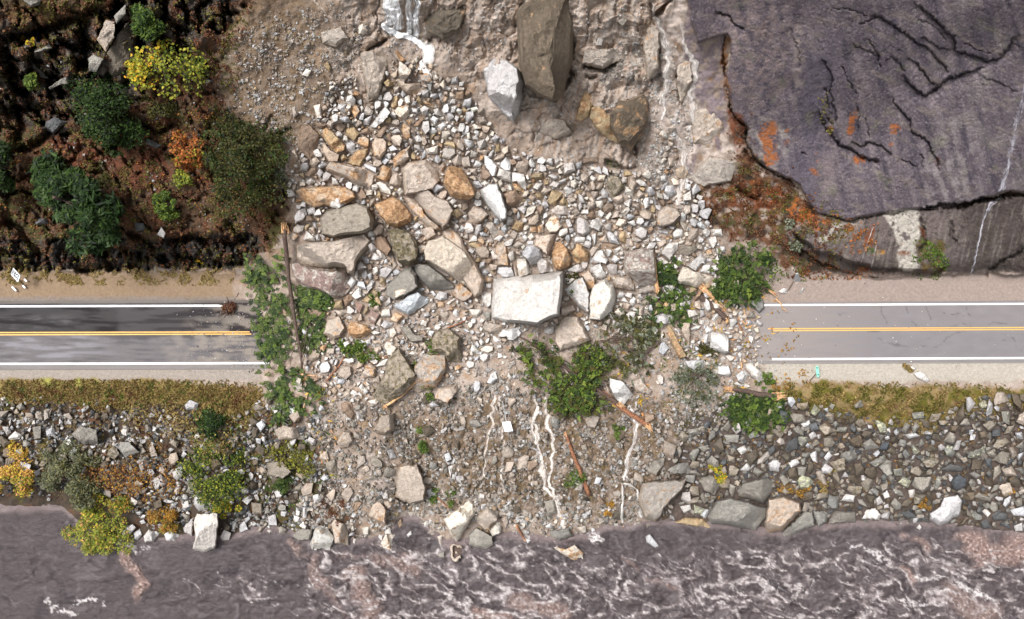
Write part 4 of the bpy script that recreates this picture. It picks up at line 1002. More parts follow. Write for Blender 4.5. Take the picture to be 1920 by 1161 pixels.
R TC w .9;1195,560 1215,540 1245,570 1225,595
R TC w .9;825,655 845,630 860,650 845,670
R TC g 1.2;1350,550 1429,530 1440,590 1370,585
R TC w .9;780,440 820,435 820,480 790,485
R TC w .9;640,460 665,440 685,480 650,490
R TC g 1;0,290 40,265 75,290 60,340 10,330
R TC g 1;110,280 160,265 180,290 130,320
R TC g .9;230,240 270,220 280,290 250,280
R TC g .9;310,260 340,220 360,250 330,285
R TC g .9;410,370 430,335 455,370
R TC w .9;180,70 230,50 240,80 200,95
R TC g .9;225,130 255,110 275,140 240,160
R TC r .8;260,50 300,40 295,70
R TC g .9;855,110 920,105 915,135 860,130
R TC w .9;760,130 820,120 850,140 790,155
R TC w .8;650,100 680,95 685,125
R TC g .8;700,115 720,95 735,120 715,140
R TC r 1;1145,480 1180,450 1250,480 1240,510
R T8 w 1.1 =lone white rock on the right shoulder;815,925 850,910 880,930 905,960 885,975 830,950
R T8 w .5;790,880 825,900 815,905
R T8 L 1;340,1110 350,1090 375,1100 360,1130
R T8 L 1.1;480,1100 520,1070 535,1110 490,1120
R TC L 1.1;800,10 870,0 870,40 810,50
R TC L 1.1;1300,0 1350,0 1350,80 1310,60
R T5 g 1.1;1030,1100 1060,1070 1110,1090 1100,1130 1040,1130
T5 g .9 =pale pointed rock above the left cut face;875,150 900,105 925,140 915,170
T5 d .9;750,80 800,85 820,125 760,130
T5 d .9;190,60 260,50 270,90 200,95
T1 q 1.6 =tall bare outcrop above the dark green tree;570,370 650,190 720,120 760,180 760,330 720,440 690,470 620,420
T1 r 1.4;635,90 700,25 705,80 650,135
T1 r 1.3;490,330 520,300 580,330 540,400 500,400
T1 n 1.3;590,110 640,120 640,210 590,290 540,220
T1 L 1;130,0 230,0 220,30 170,40
T1 r 1.2 =curved grey ledge left of the dark green tree;270,490 340,440 400,415 430,440 410,480 340,470 280,500
T1 L 1;190,290 270,240 290,270 230,290
T1 g .9;290,240 320,225 335,255
T1 d 1;255,680 310,650 370,680 300,750 250,720
T1 r 1;130,290 150,310 270,440 230,440 170,370
T1 d .9;820,770 900,810 870,830 810,800
T1 r .9;1200,850 1230,790 1260,810 1220,850
T1 g .8;1140,430 1180,450 1150,480
'''
def ring_rock(poly, code, hk, lift=0., seed=0):
    """poly: outline in photo pixels; returns verts, faces, colours, base point. A broken block: buried foot, girdle, chamfered top plate"""
    rs = np.random.default_rng(seed); P = np.array(poly, float); n = len(P)
    area = .5*np.sum(P[:,0]*np.roll(P[:,1],-1)-np.roll(P[:,0],-1)*P[:,1])
    if area < 0: P = P[::-1]
    A = abs(area)/225.; size = math.sqrt(A)                       # metres
    cen = P.mean(0); g0 = max(float(ground(*cen)), WZ-.12); 
    e = max(6., math.sqrt(abs(area))*.4)
    gx = (float(ground(cen[0]+e,cen[1]))-float(ground(cen[0]-e,cen[1])))/(2*e); gy = (float(ground(cen[0],cen[1]+e))-float(ground(cen[0],cen[1]-e)))/(2*e)
    gx = np.clip(gx,-.03,.03)*.7; gy = np.clip(gy,-.04,.03)*.7
    hgt = .50*hk*size**.75+.12
    step = max(3.2, math.sqrt(abs(area))/7.5) if abs(area) > 420 else 60.
    R = []                                                      # resampled outline with slight breakage
    for i in range(n):
        a, b = P[i], P[(i+1)%n]; L = np.hypot(*(b-a)); m = max(1, int(round(L/step)))
        nr = np.array([(b-a)[1], -(b-a)[0]])/(L+1e-9)
        off = 0
        for j in range(m):
            t = j/m; o = 0 if j == 0 else rs.normal(0, .018*min(L,40)+.12)
            R.append(a+(b-a)*t+nr*o)
    R = np.array(R); N_ = len(R)
    tang = np.roll(R,-1,0)-np.roll(R,1,0); nrm = np.stack([tang[:,1],-tang[:,0]],1); nrm /= np.hypot(nrm[:,0],nrm[:,1])[:,None]+1e-9
    a0 = rs.uniform(0,6.283) if rs.random() < .45 else rs.normal(1.45,.5)          # face that leans outwards (mostly downslope)
    dirv = np.array([math.cos(a0), math.sin(a0)]); lean = np.clip(nrm@dirv,0,1)**1.5
    rad = math.sqrt(abs(area)); amp = rs.uniform(.06,.24)
    inset = rad*(.022+.03*rs.random()+amp*lean)+.35
    # coarse variation of inset by original facet
    Ti = R-nrm*inset[:,None]
    # guard: pull towards centre instead if the inset overshoots
    Tc = cen+(R-cen)*.9; bad = np.hypot(*(Ti-cen).T) > np.hypot(*(R-cen).T)*1.0; Ti[bad] = Tc[bad]
    tiltd = rs.uniform(0,6.283); tl = rs.uniform(.02,.22)*hgt/ (rad*.5+1)*1.4
    def zt(q): return g0+gx*(q[:,0]-cen[0])+gy*(q[:,1]-cen[1])+lift
    def ztop(q):
        dd = (q-cen)@np.array([math.cos(tiltd),math.sin(tiltd)])
        z = zt(q)+hgt+tl*dd
        return z
    fold = rs.random() < .35; fd = rs.uniform(0,3.14); fdir = np.array([math.cos(fd),math.sin(fd)]); fk = rs.uniform(.25,.6)*hgt/(rad*.5+1); fo = rs.uniform(-.2,.2)*rad
    chops = [(np.array([math.cos(q_),math.sin(q_)]), rs.uniform(.5,1.6)*hgt/(rad*.5+1), rs.uniform(.12,.42)*rad) for q_ in rs.uniform(0,6.283,rs.integers(1,4))]
    def ztop2(q):
        z = ztop(q)
        if fold: z = z-fk*np.maximum(0,(q-cen)@fdir-fo)
        for (fd_,k_,o_) in chops: z = z-k_*np.maximum(0,(q-cen)@fd_-o_)
        return np.maximum(z, zt(q)+.25*hgt)
    nz = lambda q, a: a*(fbm(q[:,0]/7.+seed, q[:,1]/7., 3, 700)+.9*np.round(2.2*fbm(q[:,0]/24.+seed, q[:,1]/24., 2, 703))/2.2)
    na = .075*size**.6
    rings = []; cols = []
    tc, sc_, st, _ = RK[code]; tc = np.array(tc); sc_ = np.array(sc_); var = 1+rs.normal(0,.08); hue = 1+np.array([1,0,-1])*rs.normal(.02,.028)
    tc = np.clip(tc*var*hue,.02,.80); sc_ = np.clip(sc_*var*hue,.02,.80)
    foot = cen+(R-cen)*.93
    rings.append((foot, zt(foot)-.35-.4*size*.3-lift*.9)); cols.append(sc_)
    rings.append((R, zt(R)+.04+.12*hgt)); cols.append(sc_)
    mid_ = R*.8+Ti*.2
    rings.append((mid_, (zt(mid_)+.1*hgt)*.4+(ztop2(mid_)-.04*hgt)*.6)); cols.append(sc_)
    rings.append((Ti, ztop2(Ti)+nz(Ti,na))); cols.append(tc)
    for f in (tuple(np.linspace(.93,.08,11)) if abs(area) > 2500 else ((.88,.72,.55,.36,.18) if abs(area) > 420 else (.5,))):
        q = cen+(Ti-cen)*f; rings.append((q, ztop2(q)+nz(q,na)+.02*size*(1-f))); cols.append(tc)
    VV = [unproj(q[:,0], q[:,1], z) for q, z in rings]; q = cen[None,:]; VV.append(unproj(q[:,0],q[:,1],ztop2(q)+.02*size))
    Vt = np.concatenate(VV); k = len(rings); i = np.arange(N_); j = (i+1)%N_
    Fq = np.concatenate([np.stack([r*N_+i,(r+1)*N_+i,(r+1)*N_+j,r*N_+j],1) for r in range(k-1)])
    Ft = np.stack([(k-1)*N_+i, np.full(N_,k*N_), (k-1)*N_+j],1)
    cc = np.concatenate([np.repeat(c[None,:],N_,0) for c in cols]+[tc[None,:]])
    stain = st+rs.normal(0,.05)
    if abs(area) < 500: stain -= .07
    if code in 'wg': stain -= rs.choice([0,.0,.12])
    ca = np.concatenate([cc, np.full((len(cc),1), stain)],1)
    base = unproj(cen[0],cen[1],g0)
    return Vt, [Fq,Ft], ca, base, hgt
ROCKS = []          # (area, poly, code, h, lift, label, isbank)
for ln in DATA.strip().split('\n'):
    hd, co = ln.split(';'); bankr = hd.startswith('R ')
    if bankr: hd = hd[2:]
    lab = None
    if '=' in hd: hd, lab = hd.split('=')
    f = hd.split(); h_, li = (f[2].split('+')+['0'])[:2]
    p = pts(f[0], co); pa = np.array(p); A = abs(.5*np.sum(pa[:,0]*np.roll(pa[:,1],-1)-np.roll(pa[:,0],-1)*pa[:,1]))
    ROCKS.append([A, p, f[1], float(h_), float(li), lab, bankr])
# occupancy raster (2 px) of the traced rocks
OC = np.zeros((600, 980), bool)
def occupy(p):
    pa = np.array(p); x0,y0 = np.floor(pa.min(0)/2).astype(int); x1,y1 = np.ceil(pa.max(0)/2).astype(int)
    x0=max(x0,0); y0=max(y0,0); x1=min(x1,979); y1=min(y1,599)
    if x1<=x0 or y1<=y0: return
    xx,yy = np.meshgrid(np.arange(x0,x1)*2+1, np.arange(y0,y1)*2+1); OC[y0:y1,x0:x1] |= inpoly(xx,yy,p)
for r in ROCKS: occupy(r[1])
def occ(u,v):
    i = np.clip((np.asarray(v)/2).astype(int),0,599); j = np.clip((np.asarray(u)/2).astype(int),0,979); return OC[i,j]
def zone(tile, s): return pts(tile, s)
Z_FAN = zone('P','690,120 740,110 800,95 830,150 860,190 905,235 960,280 1060,300 1150,330 1190,350 1230,330 1240,250 1262,240 1275,330 1300,380 1330,430 1350,480 1370,560 1425,590 1420,690 1330,690 1250,660 1150,620 1060,600 960,625 900,680 860,700 760,740 640,760 575,700 560,600 600,560 590,440 540,360 560,250 640,260 690,200')
Z_UP = zone('P','450,60 560,20 700,60 680,130 640,260 540,370 520,260 440,200'); Z_GUL = zone('P','1150,60 1240,60 1300,230 1290,330 1200,345 1180,260 1130,180')
Z_BL = zone('P','-10,752 200,765 420,790 520,745 600,790 610,900 560,1000 430,1000 280,990 200,930 0,920')
Z_BR = zone('P','1290,800 1400,790 1480,745 1640,795 1760,780 1840,745 1932,742 1932,990 1800,980 1600,970 1520,975 1290,970 1250,880')
Z_BC = zone('P','590,760 760,740 940,700 1180,720 1260,780 1260,960 1060,1000 850,980 740,960 560,1000 600,880')
Z_PROP = zone('P','560,600 700,760 900,760 1100,640 1300,760 1440,720 1400,640 1000,600')
for pl in ([(930,735),(925,770),(920,800),(912,830),(908,865),(905,900)],[(1003,740),(1005,790),(1008,830),(1018,870),(1022,910),(1040,940),(1050,975)],[(1022,740),(1025,790),(1036,830),(1036,870),(1030,910),(1045,950),(1060,1000)],
  [(1180,755),(1186,770),(1190,795),(1192,820),(1182,845),(1175,870),(1168,905)],[(1222,0),(1228,35),(1245,60),(1255,100),(1248,150),(1245,200),(1240,230)],[(1280,60),(1302,120),(1296,175),(1300,215),(1275,240),(1284,310),(1275,350),(1270,390)],[(590,0),(640,52),(660,100),(690,200)],[(785,78),(803,105),(800,125),(808,160)]):
    for (x1,y1),(x2,y2) in zip(pl[:-1],pl[1:]):
        L_=math.hypot(x2-x1,y2-y1); nx_,ny_=-(y2-y1)/L_*5,(x2-x1)/L_*5; occupy([(x1+nx_,y1+ny_),(x2+nx_,y2+ny_),(x2-nx_,y2-ny_),(x1-nx_,y1-ny_)])
# larger untraced stones of the two banks and the fan: outlines of their own
def rand_poly(u,v,r,rs):
    n = rs.integers(4,7); a = np.linspace(0,6.283,n,endpoint=False)+rs.uniform(-.42,.42,n)
    rr = r*rs.uniform(.72,1.15,n); asp = rs.uniform(.5,1.0); th = rs.uniform(0,3.14)
    x = np.cos(a)*rr; y = np.sin(a)*rr*asp; return [(u+x_*math.cos(th)-y_*math.sin(th), v+x_*math.sin(th)+y_*math.cos(th)) for x_,y_ in zip(x,y)]
rs = np.random.default_rng(11)
def scatter_big(zn, n, rmin, rmax, codes, bankr, hk, tries=4000):
    xs = [p[0] for p in zn]; ys = [p[1] for p in zn]; k = 0
    for _ in range(tries):
        if k >= n: break
        u = rs.uniform(min(xs),max(xs)); v = rs.uniform(min(ys),max(ys)); r = rmin*(rmax/rmin)**(rs.random()**1.6)
        if not inpoly(np.array(u),np.array(v),zn): continue
        a = np.linspace(0,6.28,9)
        if occ(u+np.cos(a)*r*.62, v+np.sin(a)*r*.62).any() or occ(u,v): continue
        p = rand_poly(u,v,r,rs); pa = np.array(p); A = abs(.5*np.sum(pa[:,0]*np.roll(pa[:,1],-1)-np.roll(pa[:,0],-1)*pa[:,1]))
        ROCKS.append([A,p,codes[rs.integers(len(codes))],hk*rs.uniform(.8,1.2),0.,None,bankr]); occupy(p); k += 1
scatter_big(Z_BR, 130, 12, 21, 'rrmqqgdnLm', True, 1.6, 9000)
scatter_big(Z_BR, 380, 6, 12, 'rrrmqqgdnLLgmdq', True, 1.7, 12000)
scatter_big(Z_BL, 70, 10, 15, 'rmgqn', True, 1.5, 4000)
scatter_big(Z_BL, 300, 5, 10, 'rrgmgdwqrq', True, 1.5, 9000)
scatter_big(Z_BC, 30, 12, 20, 'nnqbrt', True, .9, 2000)
scatter_big(Z_BC, 110, 5, 11, 'nnnrrtg', True, .9, 5000)
scatter_big(zone('P','570,250 700,150 860,150 960,290 1300,340 1380,520 1330,620 1200,600 900,520 640,600 560,420'), 240, 9.5, 16, 'wwcgggwttcbnyg', False, 1.5, 14000)
scatter_big(zone('P','570,250 700,150 860,150 960,290 1300,340 1380,520 1330,620 1200,600 900,520 640,600 560,420'), 520, 7.0, 13.5, 'wwcgggwttcbnyg', False, 1.4, 16000)
scatter_big(Z_FAN, 900, 4.2, 10.5, 'wwwgggttccntnbwo', False, 1.35, 20000)
scatter_big(zone('P','620,150 860,150 960,290 1300,340 1360,480 1330,560 1200,540 900,470 600,560 560,360'), 800, 3.8, 8.5, 'wwwwgggttccntbwyo', False, 1.4, 26000)
# ---- which are individuals
NI_S, NI_B = 295, 290
sl_ = sorted([r for r in ROCKS if not r[6]], key=lambda r:-r[0]); bk_ = sorted([r for r in ROCKS if r[6]], key=lambda r:-r[0])
IND = sl_[:NI_S]+bk_[:NI_B]; REST = sl_[NI_S:]+bk_[NI_B:]
IND += [r for r in REST if r[5]]; REST = [r for r in REST if not r[5]]
# ---- labels that single each stone out
def c0(p): a = np.array(p); return a.mean(0)
MARK = [(c0(r[1]), r[5]) for r in IND if r[5]]
MARK += [((548,560),'bare broken trunk'),((1345,575),'brown log under the cream slab'),((1180,770),'splintered log below the white kite'),((1425,740),'log with two pale split ends'),((1080,870),'dark log on the lower bank'),
  ((951,800),'square white sign'),((1532,695),'small green marker sign'),((190,205),'dark green tree'),((315,140),'yellow maple'),((455,290),'olive tree beside the slide'),((150,375),'conifer over the road'),((1405,505),'green branches by the right road end'),
  ((132,890),'grey green willow'),((187,1000),'lime green shrub by the river'),((306,970),'orange shrub by the river'),((396,795),'small round fir'),((1190,900),'small waterfall on the right bank'),((925,820),'thin left bank rill'),((1025,860),'twin bank rill'),((755,30),'white waterfall'),
  ((1270,200),'right gully stream'),((855,1033),'hollow broken stump'),((15,880),'yellow bush at the left frame edge'),((400,880),'green bramble patch'),((1345,880),'yellow moss tuft on the right bank'),((1060,690),'fallen leafy tree'),((1480,770),'end of the right road verge')]
DIRS = ['right of','lower right of','below','lower left of','left of','upper left of','above','upper right of']
used = set()
def shape_word(p):
    a = np.array(p); a = a-a.mean(0); w_, _ = np.linalg.eigh(a.T@a/len(a)); q = math.sqrt(w_[1]/max(w_[0],1e-6))
    return 'long' if q > 2.1 else ('wedge shaped' if len(p) <= 4 and q > 1.35 else ('squarish' if q < 1.22 else 'angular'))
def size_word(A): return 'large' if A > 1300 else ('medium' if A > 420 else ('small' if A > 190 else 'very small'))
def art(s): return s
def auto_label(r):
    c = c0(r[1]); ds = sorted([(math.hypot(c[0]-m[0][0],c[1]-m[0][1]), m) for m in MARK], key=lambda q:q[0])
    sw, cw, zw = shape_word(r[1]), RK[r[2]][3], size_word(r[0])
    for near, (d_, m) in [(x,ds[y]) for y in range(0,14) for x in (0,)]:
        di = int(round(math.atan2(c[1]-m[0][1], c[0]-m[0][0])/(math.pi/4)))%8
        far = 'just' if d_ < 45 else ('well' if d_ > 95 else '')
        base = ' '.join(f'{zw} {cw} {sw} rock {far} {DIRS[di]} the {m[1]}'.split())
        for cand in (base, base.replace(' rock ',' stone '), base.replace(' rock ',' block ')):
            if len(cand.split()) <= 16 and cand not in used: used.add(cand); return cand
        if len(ds) > 1: continue
    return base
def add_sharp(o):
    o.data.set_sharp_from_angle(angle=math.radians(20))
for n_, r in enumerate(IND):
    A, p, code, hk, li, lab, bankr = r
    Vt, F, ca, base, hgt = ring_rock(p, code, hk, li, seed=n_*7+3)
    big_ = A > 900
    nm = ('boulder' if big_ else 'rock') if not bankr else ('riverbank_boulder' if big_ else 'riverbank_stone')
    o = mesh_obj(nm, Vt, F, {'m':M_mossrock,'p':M_patchrock,'L':M_lichrock}.get(code,M_rock), ca, smooth=True, origin=base); add_sharp(o)
    if lab: full = lab
    else: full = auto_label(r)
    if len(full.split()) < 4: full += ' in the slide'
    tag(o, full, 'boulder' if big_ else ('rock' if not bankr else 'stone'), 'rocks fallen in the slide' if not bankr else 'stones along the river bank')
# the remaining traced stones join the rubble
def merge_rocks(name, rocks, lab, seed0):
    Vs, Q, T, Cs, off = [], [], [], [], 0
    for k, r in enumerate(rocks):
        Vt, F, ca, base, h_ = ring_rock(r[1], r[2], r[3], r[4], seed=seed0+k)
        Vs.append(Vt); Q.append(F[0]+off); T.append(F[1]+off); Cs.append(ca); off += len(Vt)
    if not Vs: return
    o = mesh_obj(name, np.concatenate(Vs), [np.concatenate(Q),np.concatenate(T)], M_rock, np.concatenate(Cs), smooth=True); add_sharp(o)
    tag(o, lab, 'rubble', kind='stuff')
merge_rocks('slide_rubble', [r for r in REST if not r[6]], 'smaller broken rocks packed between the slide boulders', 5000)
merge_rocks('riprap_rubble', [r for r in REST if r[6]], 'smaller riprap stones packed between the bank boulders', 9000)
# ------------------------------------------------------------------ uncounted rubble: hull-shaped chips, thousands
TEMPL = []
rt = random.Random(5)
for k in range(22):
    bm = bmesh.new(); kk_ = rt.choice([3,4,4,5]); a0 = rt.random()*6.28; an = [a0+6.283*(q+rt.uniform(-.28,.28))/kk_ for q in range(kk_)]; tx, ty = rt.uniform(-.35,.35), rt.uniform(-.35,.35)
    for q in an:
        r1_ = rt.uniform(.85,1.2); x_, y_ = math.cos(q)*r1_, math.sin(q)*r1_; f_ = rt.uniform(.62,1.0); bm.verts.new((x_,y_,-.55+rt.uniform(-.1,.1))); bm.verts.new((x_*f_,y_*f_,.55+tx*x_+ty*y_))
    if rt.random() < .5: bm.verts.new((rt.uniform(-.3,.3),rt.uniform(-.3,.3),.78))
    r_ = bmesh.ops.convex_hull(bm, input=bm.verts[:]); bmesh.ops.delete(bm, geom=[v for v in bm.verts if not v.link_faces], context='VERTS')
    bmesh.ops.triangulate(bm, faces=bm.faces[:]); bm.verts.index_update()
    TEMPL.append((np.array([v.co[:] for v in bm.verts]), np.array([[v.index for v in f.verts] for f in bm.faces]))); bm.free()
def chips(name, u, v, r, codes_cols, lab, sink=.25, zoff=None, stain=.27, material=None, kind='stuff', cat='rubble'):
    """u,v px centres; r radius px; codes_cols (n,3)"""
    n = len(u); z = ground(u,v)+(0 if zoff is None else zoff); pc = unproj(u,v,z); rm = r*K*(CAMH-z)
    tid = RNG.integers(0,len(TEMPL),n); Vs, Fs, Cs, off = [], [], [], 0
    al = RNG.uniform(0,6.283,n); ax = RNG.normal(0,.45,n); ay = RNG.normal(0,.45,n); sx = RNG.uniform(.8,1.6,n); sy = RNG.uniform(.5,1.0,n); szz = RNG.uniform(.5,.95,n)
    for k, (tv, tf) in enumerate(TEMPL):
        m = np.where(tid == k)[0]
        if not len(m): continue
        X = tv[None,:,0]*sx[m,None]; Y = tv[None,:,1]*sy[m,None]; Zz = tv[None,:,2]*szz[m,None]
        c_, s_ = np.cos(ax[m])[:,None], np.sin(ax[m])[:,None]; Y, Zz = Y*c_-Zz*s_, Y*s_+Zz*c_
        c_, s_ = np.cos(ay[m])[:,None], np.sin(ay[m])[:,None]; X, Zz = X*c_-Zz*s_, X*s_+Zz*c_
        c_, s_ = np.cos(al[m])[:,None], np.sin(al[m])[:,None]; X, Y = X*c_-Y*s_, X*s_+Y*c_
        R_ = rm[m,None]; W = np.stack([pc[m,0,None]+X*R_, pc[m,1,None]+Y*R_, pc[m,2,None]+Zz*R_+rm[m,None]*sink],-1).reshape(-1,3)
        nv = len(tv); Fk = (tf[None]+(np.arange(len(m))*nv)[:,None,None]+off).reshape(-1,3)
        Vs.append(W); Fs.append(Fk); Cs.append(np.repeat(codes_cols[m],nv,0)); off += len(W)
    cc = np.concatenate(Cs); st = np.full((len(cc),1),stain)
    o = mesh_obj(name, np.concatenate(Vs), np.concatenate(Fs), material or M_rock, np.concatenate([cc,st],1)); return tag(o, lab, cat, kind=kind)
def pal(n, items, jit=.14, dim=.70):
    cs = np.array([RK[c][0] for c in items if c != 'o']+[(.46,.33,.22)]*(items.count('o')>0)); i = RNG.integers(0,len(cs),n); c = cs[i]*RNG.normal(dim,jit,(n,1)); return np.clip(c,.03,.82)
def sample(zn, n, keep=None, avoid=.92):
    xs = [p[0] for p in zn]; ys = [p[1] for p in zn]
    u = RNG.uniform(min(xs),max(xs),n*3); v = RNG.uniform(min(ys),max(ys),n*3)
    ok = inpoly(u+RNG.normal(0,9,n*3), v+RNG.normal(0,9,n*3), zn); o_ = occ(u,v); ok &= ~(o_ & (RNG.random(n*3) < avoid))
    if keep is not None: ok &= RNG.random(n*3) < keep(u,v)
    u, v = u[ok][:n], v[ok][:n]; return u, v
def rsize(n, a, b, p=2.2): return a*(b/a)**(RNG.random(n)**p)
clump = lambda u,v: .12+.88*ss(-.15,.2,fbm(u/26.,v/26.,3,811))
u,v = sample(Z_FAN, 12000, clump); chips('slide_gravel',u,v,rsize(len(u),1.2,4.0,2.0),pal(len(u),'wwggnnttctyonb'),'broken pale gravel filling the gaps of the rock fan')
dense = lambda u,v: np.exp(-((u-1150)/260)**2-((v-400)/95)**2)+np.exp(-((u-800)/110)**2-((v-190)/80)**2)*.8
u,v = sample(Z_FAN, 6500, dense, .97); chips('fresh_gravel',u,v,rsize(len(u),1.3,4.2,1.6),pal(len(u),'wwggcttnyob'),'fresh white and orange rubble on the upper fan')
u,v = sample(Z_UP, 4200, clump); chips('upper_scree',u,v,rsize(len(u),1.0,4.2,2.6),pal(len(u),'nnnbtytgw'),'thin brown scree left of the waterfall')
u,v = sample(Z_GUL, 2600, clump); chips('gully_gravel',u,v,rsize(len(u),1.0,3.6,2.4),pal(len(u),'wgtctn'),'pale gravel washed along the right gully')
allz = zone('P','560,0 1240,0 1230,240 1190,340 1060,300 900,220 820,90 690,120 600,160'); u,v = sample(allz, 3800, clump); chips('mud_pebbles',u,v,rsize(len(u),.9,3.0,2.6),pal(len(u),'nttwg'),'scattered pebbles on the bare mud slope')
u,v = sample(Z_BR, 2400, clump, .95); chips('bank_riprap_gravel',u,v,rsize(len(u),1.6,6.0,1.7),pal(len(u),'rqdrqdndnr'),'grey riprap fragments on the right bank')
u,v = sample(Z_BL, 3600, clump, .8); chips('bank_left_gravel',u,v,rsize(len(u),1.6,5.8,1.7),pal(len(u),'rrggwdnd'),'grey and pale stones on the left bank')
u,v = sample(Z_BC, 11000, clump); chips('bank_slide_gravel',u,v,rsize(len(u),1.3,5.2,2.0),pal(len(u),'nnnrrbqtgwbqn'),'muddy gravel spilled down the middle bank')
u,v = sample(Z_PROP, 3500, clump); chips('road_spill_gravel',u,v,rsize(len(u),1.2,4.2,2.2),pal(len(u),'wgntcn'),'pale gravel spilled across the buried road')
u,v = sample(zone('P','1240,740 1300,700 1400,720 1380,790 1290,830 1240,800'),900,clump); chips('margin_gravel',u,v,rsize(len(u),1.3,5,2),pal(len(u),'nnrtgwq'),'muddy gravel at the right margin of the slide')
wz = zone('P','560,935 740,915 860,925 1060,950 1240,940 1240,975 1060,992 980,998 840,998 740,985 640,1012 560,990'); u,v = sample(wz,2200,clump,.8); chips('waterline_gravel',u,v,rsize(len(u),1.6,6,1.8),pal(len(u),'wgtcrno'),'pale stones along the waterline below the slide')
hz = zone('P','0,60 430,60 520,300 470,470 200,440 0,440'); u,v = sample(hz, 1500, lambda u,v: ss(0,.35,fbm(u/40.,v/40.,3,821))); chips('hillside_stones',u,v,rsize(len(u),.9,3.6,2.6),pal(len(u),'rgdwnb'),'small grey stones on the wooded hillside')
rz = zone('P','250,560 520,560 520,700 260,700'); u,v = sample(rz, 420, lambda u,v: ss(300,480,u)); chips('road_pebbles',u,v,rsize(len(u),.7,1.9,2),pal(len(u),'wgnt'),'small stones thrown over the left road end',zoff=.12)
rz = zone('P','1400,525 1932,525 1932,735 1400,730'); u,v = sample(rz, 480, lambda u,v: .10+.6*ss(1560,1430,u)); chips('shoulder_pebbles',u,v,rsize(len(u),.6,1.7,2),pal(len(u),'wgnt'),'small stones thrown over the right road end',zoff=.12)
# ------------------------------------------------------------------ plants: leaf clouds, sprays, trunks
def leaf_mat(name, trans=.25):
    m, nt, b = mat(name); L = nt.links; at = N(nt,'ShaderNodeAttribute', attribute_name='col'); L.new(at.outputs['Color'], b.inputs['Base Color'])
    b.inputs['Roughness'].default_value=.6; b.inputs['Specular IOR Level'].default_value=.25
    tr = N(nt,'ShaderNodeBsdfTranslucent'); L.new(at.outputs['Color'], tr.inputs['Color']); mx = N(nt,'ShaderNodeMixShader'); mx.inputs[0].default_value=trans
    L.new(b.outputs[0], mx.inputs[1]); L.new(tr.outputs[0], mx.inputs[2]); L.new(mx.outputs[0], nt.nodes['Material Output'].inputs['Surface']); return m
M_leaf = leaf_mat('leaves')
def bark_mat(name, c1, c2):
    m, nt, b = mat(name); L = nt.links; gm = N(nt,'ShaderNodeNewGeometry'); n = N(nt,'ShaderNodeTexNoise', i_Scale=5.0, i_Detail=6.0, i_Roughness=.7); L.new(gm.outputs['Position'], n.inputs['Vector'])
    r = N(nt,'ShaderNodeValToRGB'); r.color_ramp.elements[0].position=.38; r.color_ramp.elements[0].color=(*c1,1); r.color_ramp.elements[1].position=.62; r.color_ramp.elements[1].color=(*c2,1); L.new(n.outputs[0], r.inputs[0]); L.new(r.outputs[0], b.inputs['Base Color'])
    bp = N(nt,'ShaderNodeBump', i_Strength=.6, i_Distance=.06); L.new(n.outputs[0], bp.inputs['Height']); L.new(bp.outputs[0], b.inputs['Normal']); b.inputs['Roughness'].default_value=.85; return m
M_bark = bark_mat('bark',(.045,.028,.022),(.13,.085,.065)); M_wood = bark_mat('split_wood',(.42,.20,.08),(.75,.50,.28)); M_redbark = bark_mat('torn_bark',(.14,.045,.025),(.42,.20,.10))
M_palewood = bark_mat('weathered_wood',(.24,.18,.13),(.60,.52,.44)); M_metal = bark_mat('galvanised_metal',(.32,.33,.34),(.50,.50,.50))
PALS = dict(dk=[(.016,.034,.006),(.028,.058,.009),(.045,.085,.012),(.008,.015,.004)], con=[(.018,.042,.010),(.030,.062,.013),(.050,.090,.018),(.009,.020,.006)],
  ol=[(.040,.042,.009),(.062,.060,.012),(.020,.022,.006),(.085,.075,.016)], ye=[(.62,.42,.03),(.48,.40,.04),(.70,.36,.03),(.30,.33,.03)], yg=[(.13,.17,.02),(.24,.26,.03),(.06,.09,.012),(.34,.32,.035)],
  br=[(.055,.095,.014),(.10,.155,.02),(.028,.050,.010),(.16,.21,.03)], fr=[(.06,.11,.014),(.095,.150,.018),(.13,.19,.03),(.035,.065,.012)], gg=[(.12,.13,.07),(.16,.165,.095),(.08,.09,.045),(.21,.20,.09)],
  og=[(.36,.17,.03),(.28,.15,.03),(.46,.25,.04),(.18,.12,.03)], rd=[(.38,.11,.025),(.28,.09,.02),(.46,.20,.04),(.16,.07,.02)], sg=[(.20,.22,.16),(.12,.14,.09),(.26,.28,.20),(.07,.08,.045)],
  lm=[(.20,.25,.03),(.27,.30,.035),(.13,.17,.025),(.34,.33,.06)], rb=[(.16,.06,.03),(.11,.04,.02),(.22,.11,.05),(.08,.035,.02)], yo=[(.55,.33,.06),(.60,.45,.06),(.42,.30,.06),(.62,.30,.12)],
  go=[(.27,.20,.06),(.34,.25,.09),(.16,.13,.04),(.22,.13,.06)], mo=[(.10,.095,.02),(.15,.135,.025),(.07,.06,.015),(.20,.17,.04)], ct=[(.018,.038,.009),(.036,.066,.012),(.064,.100,.017),(.105,.14,.03)])
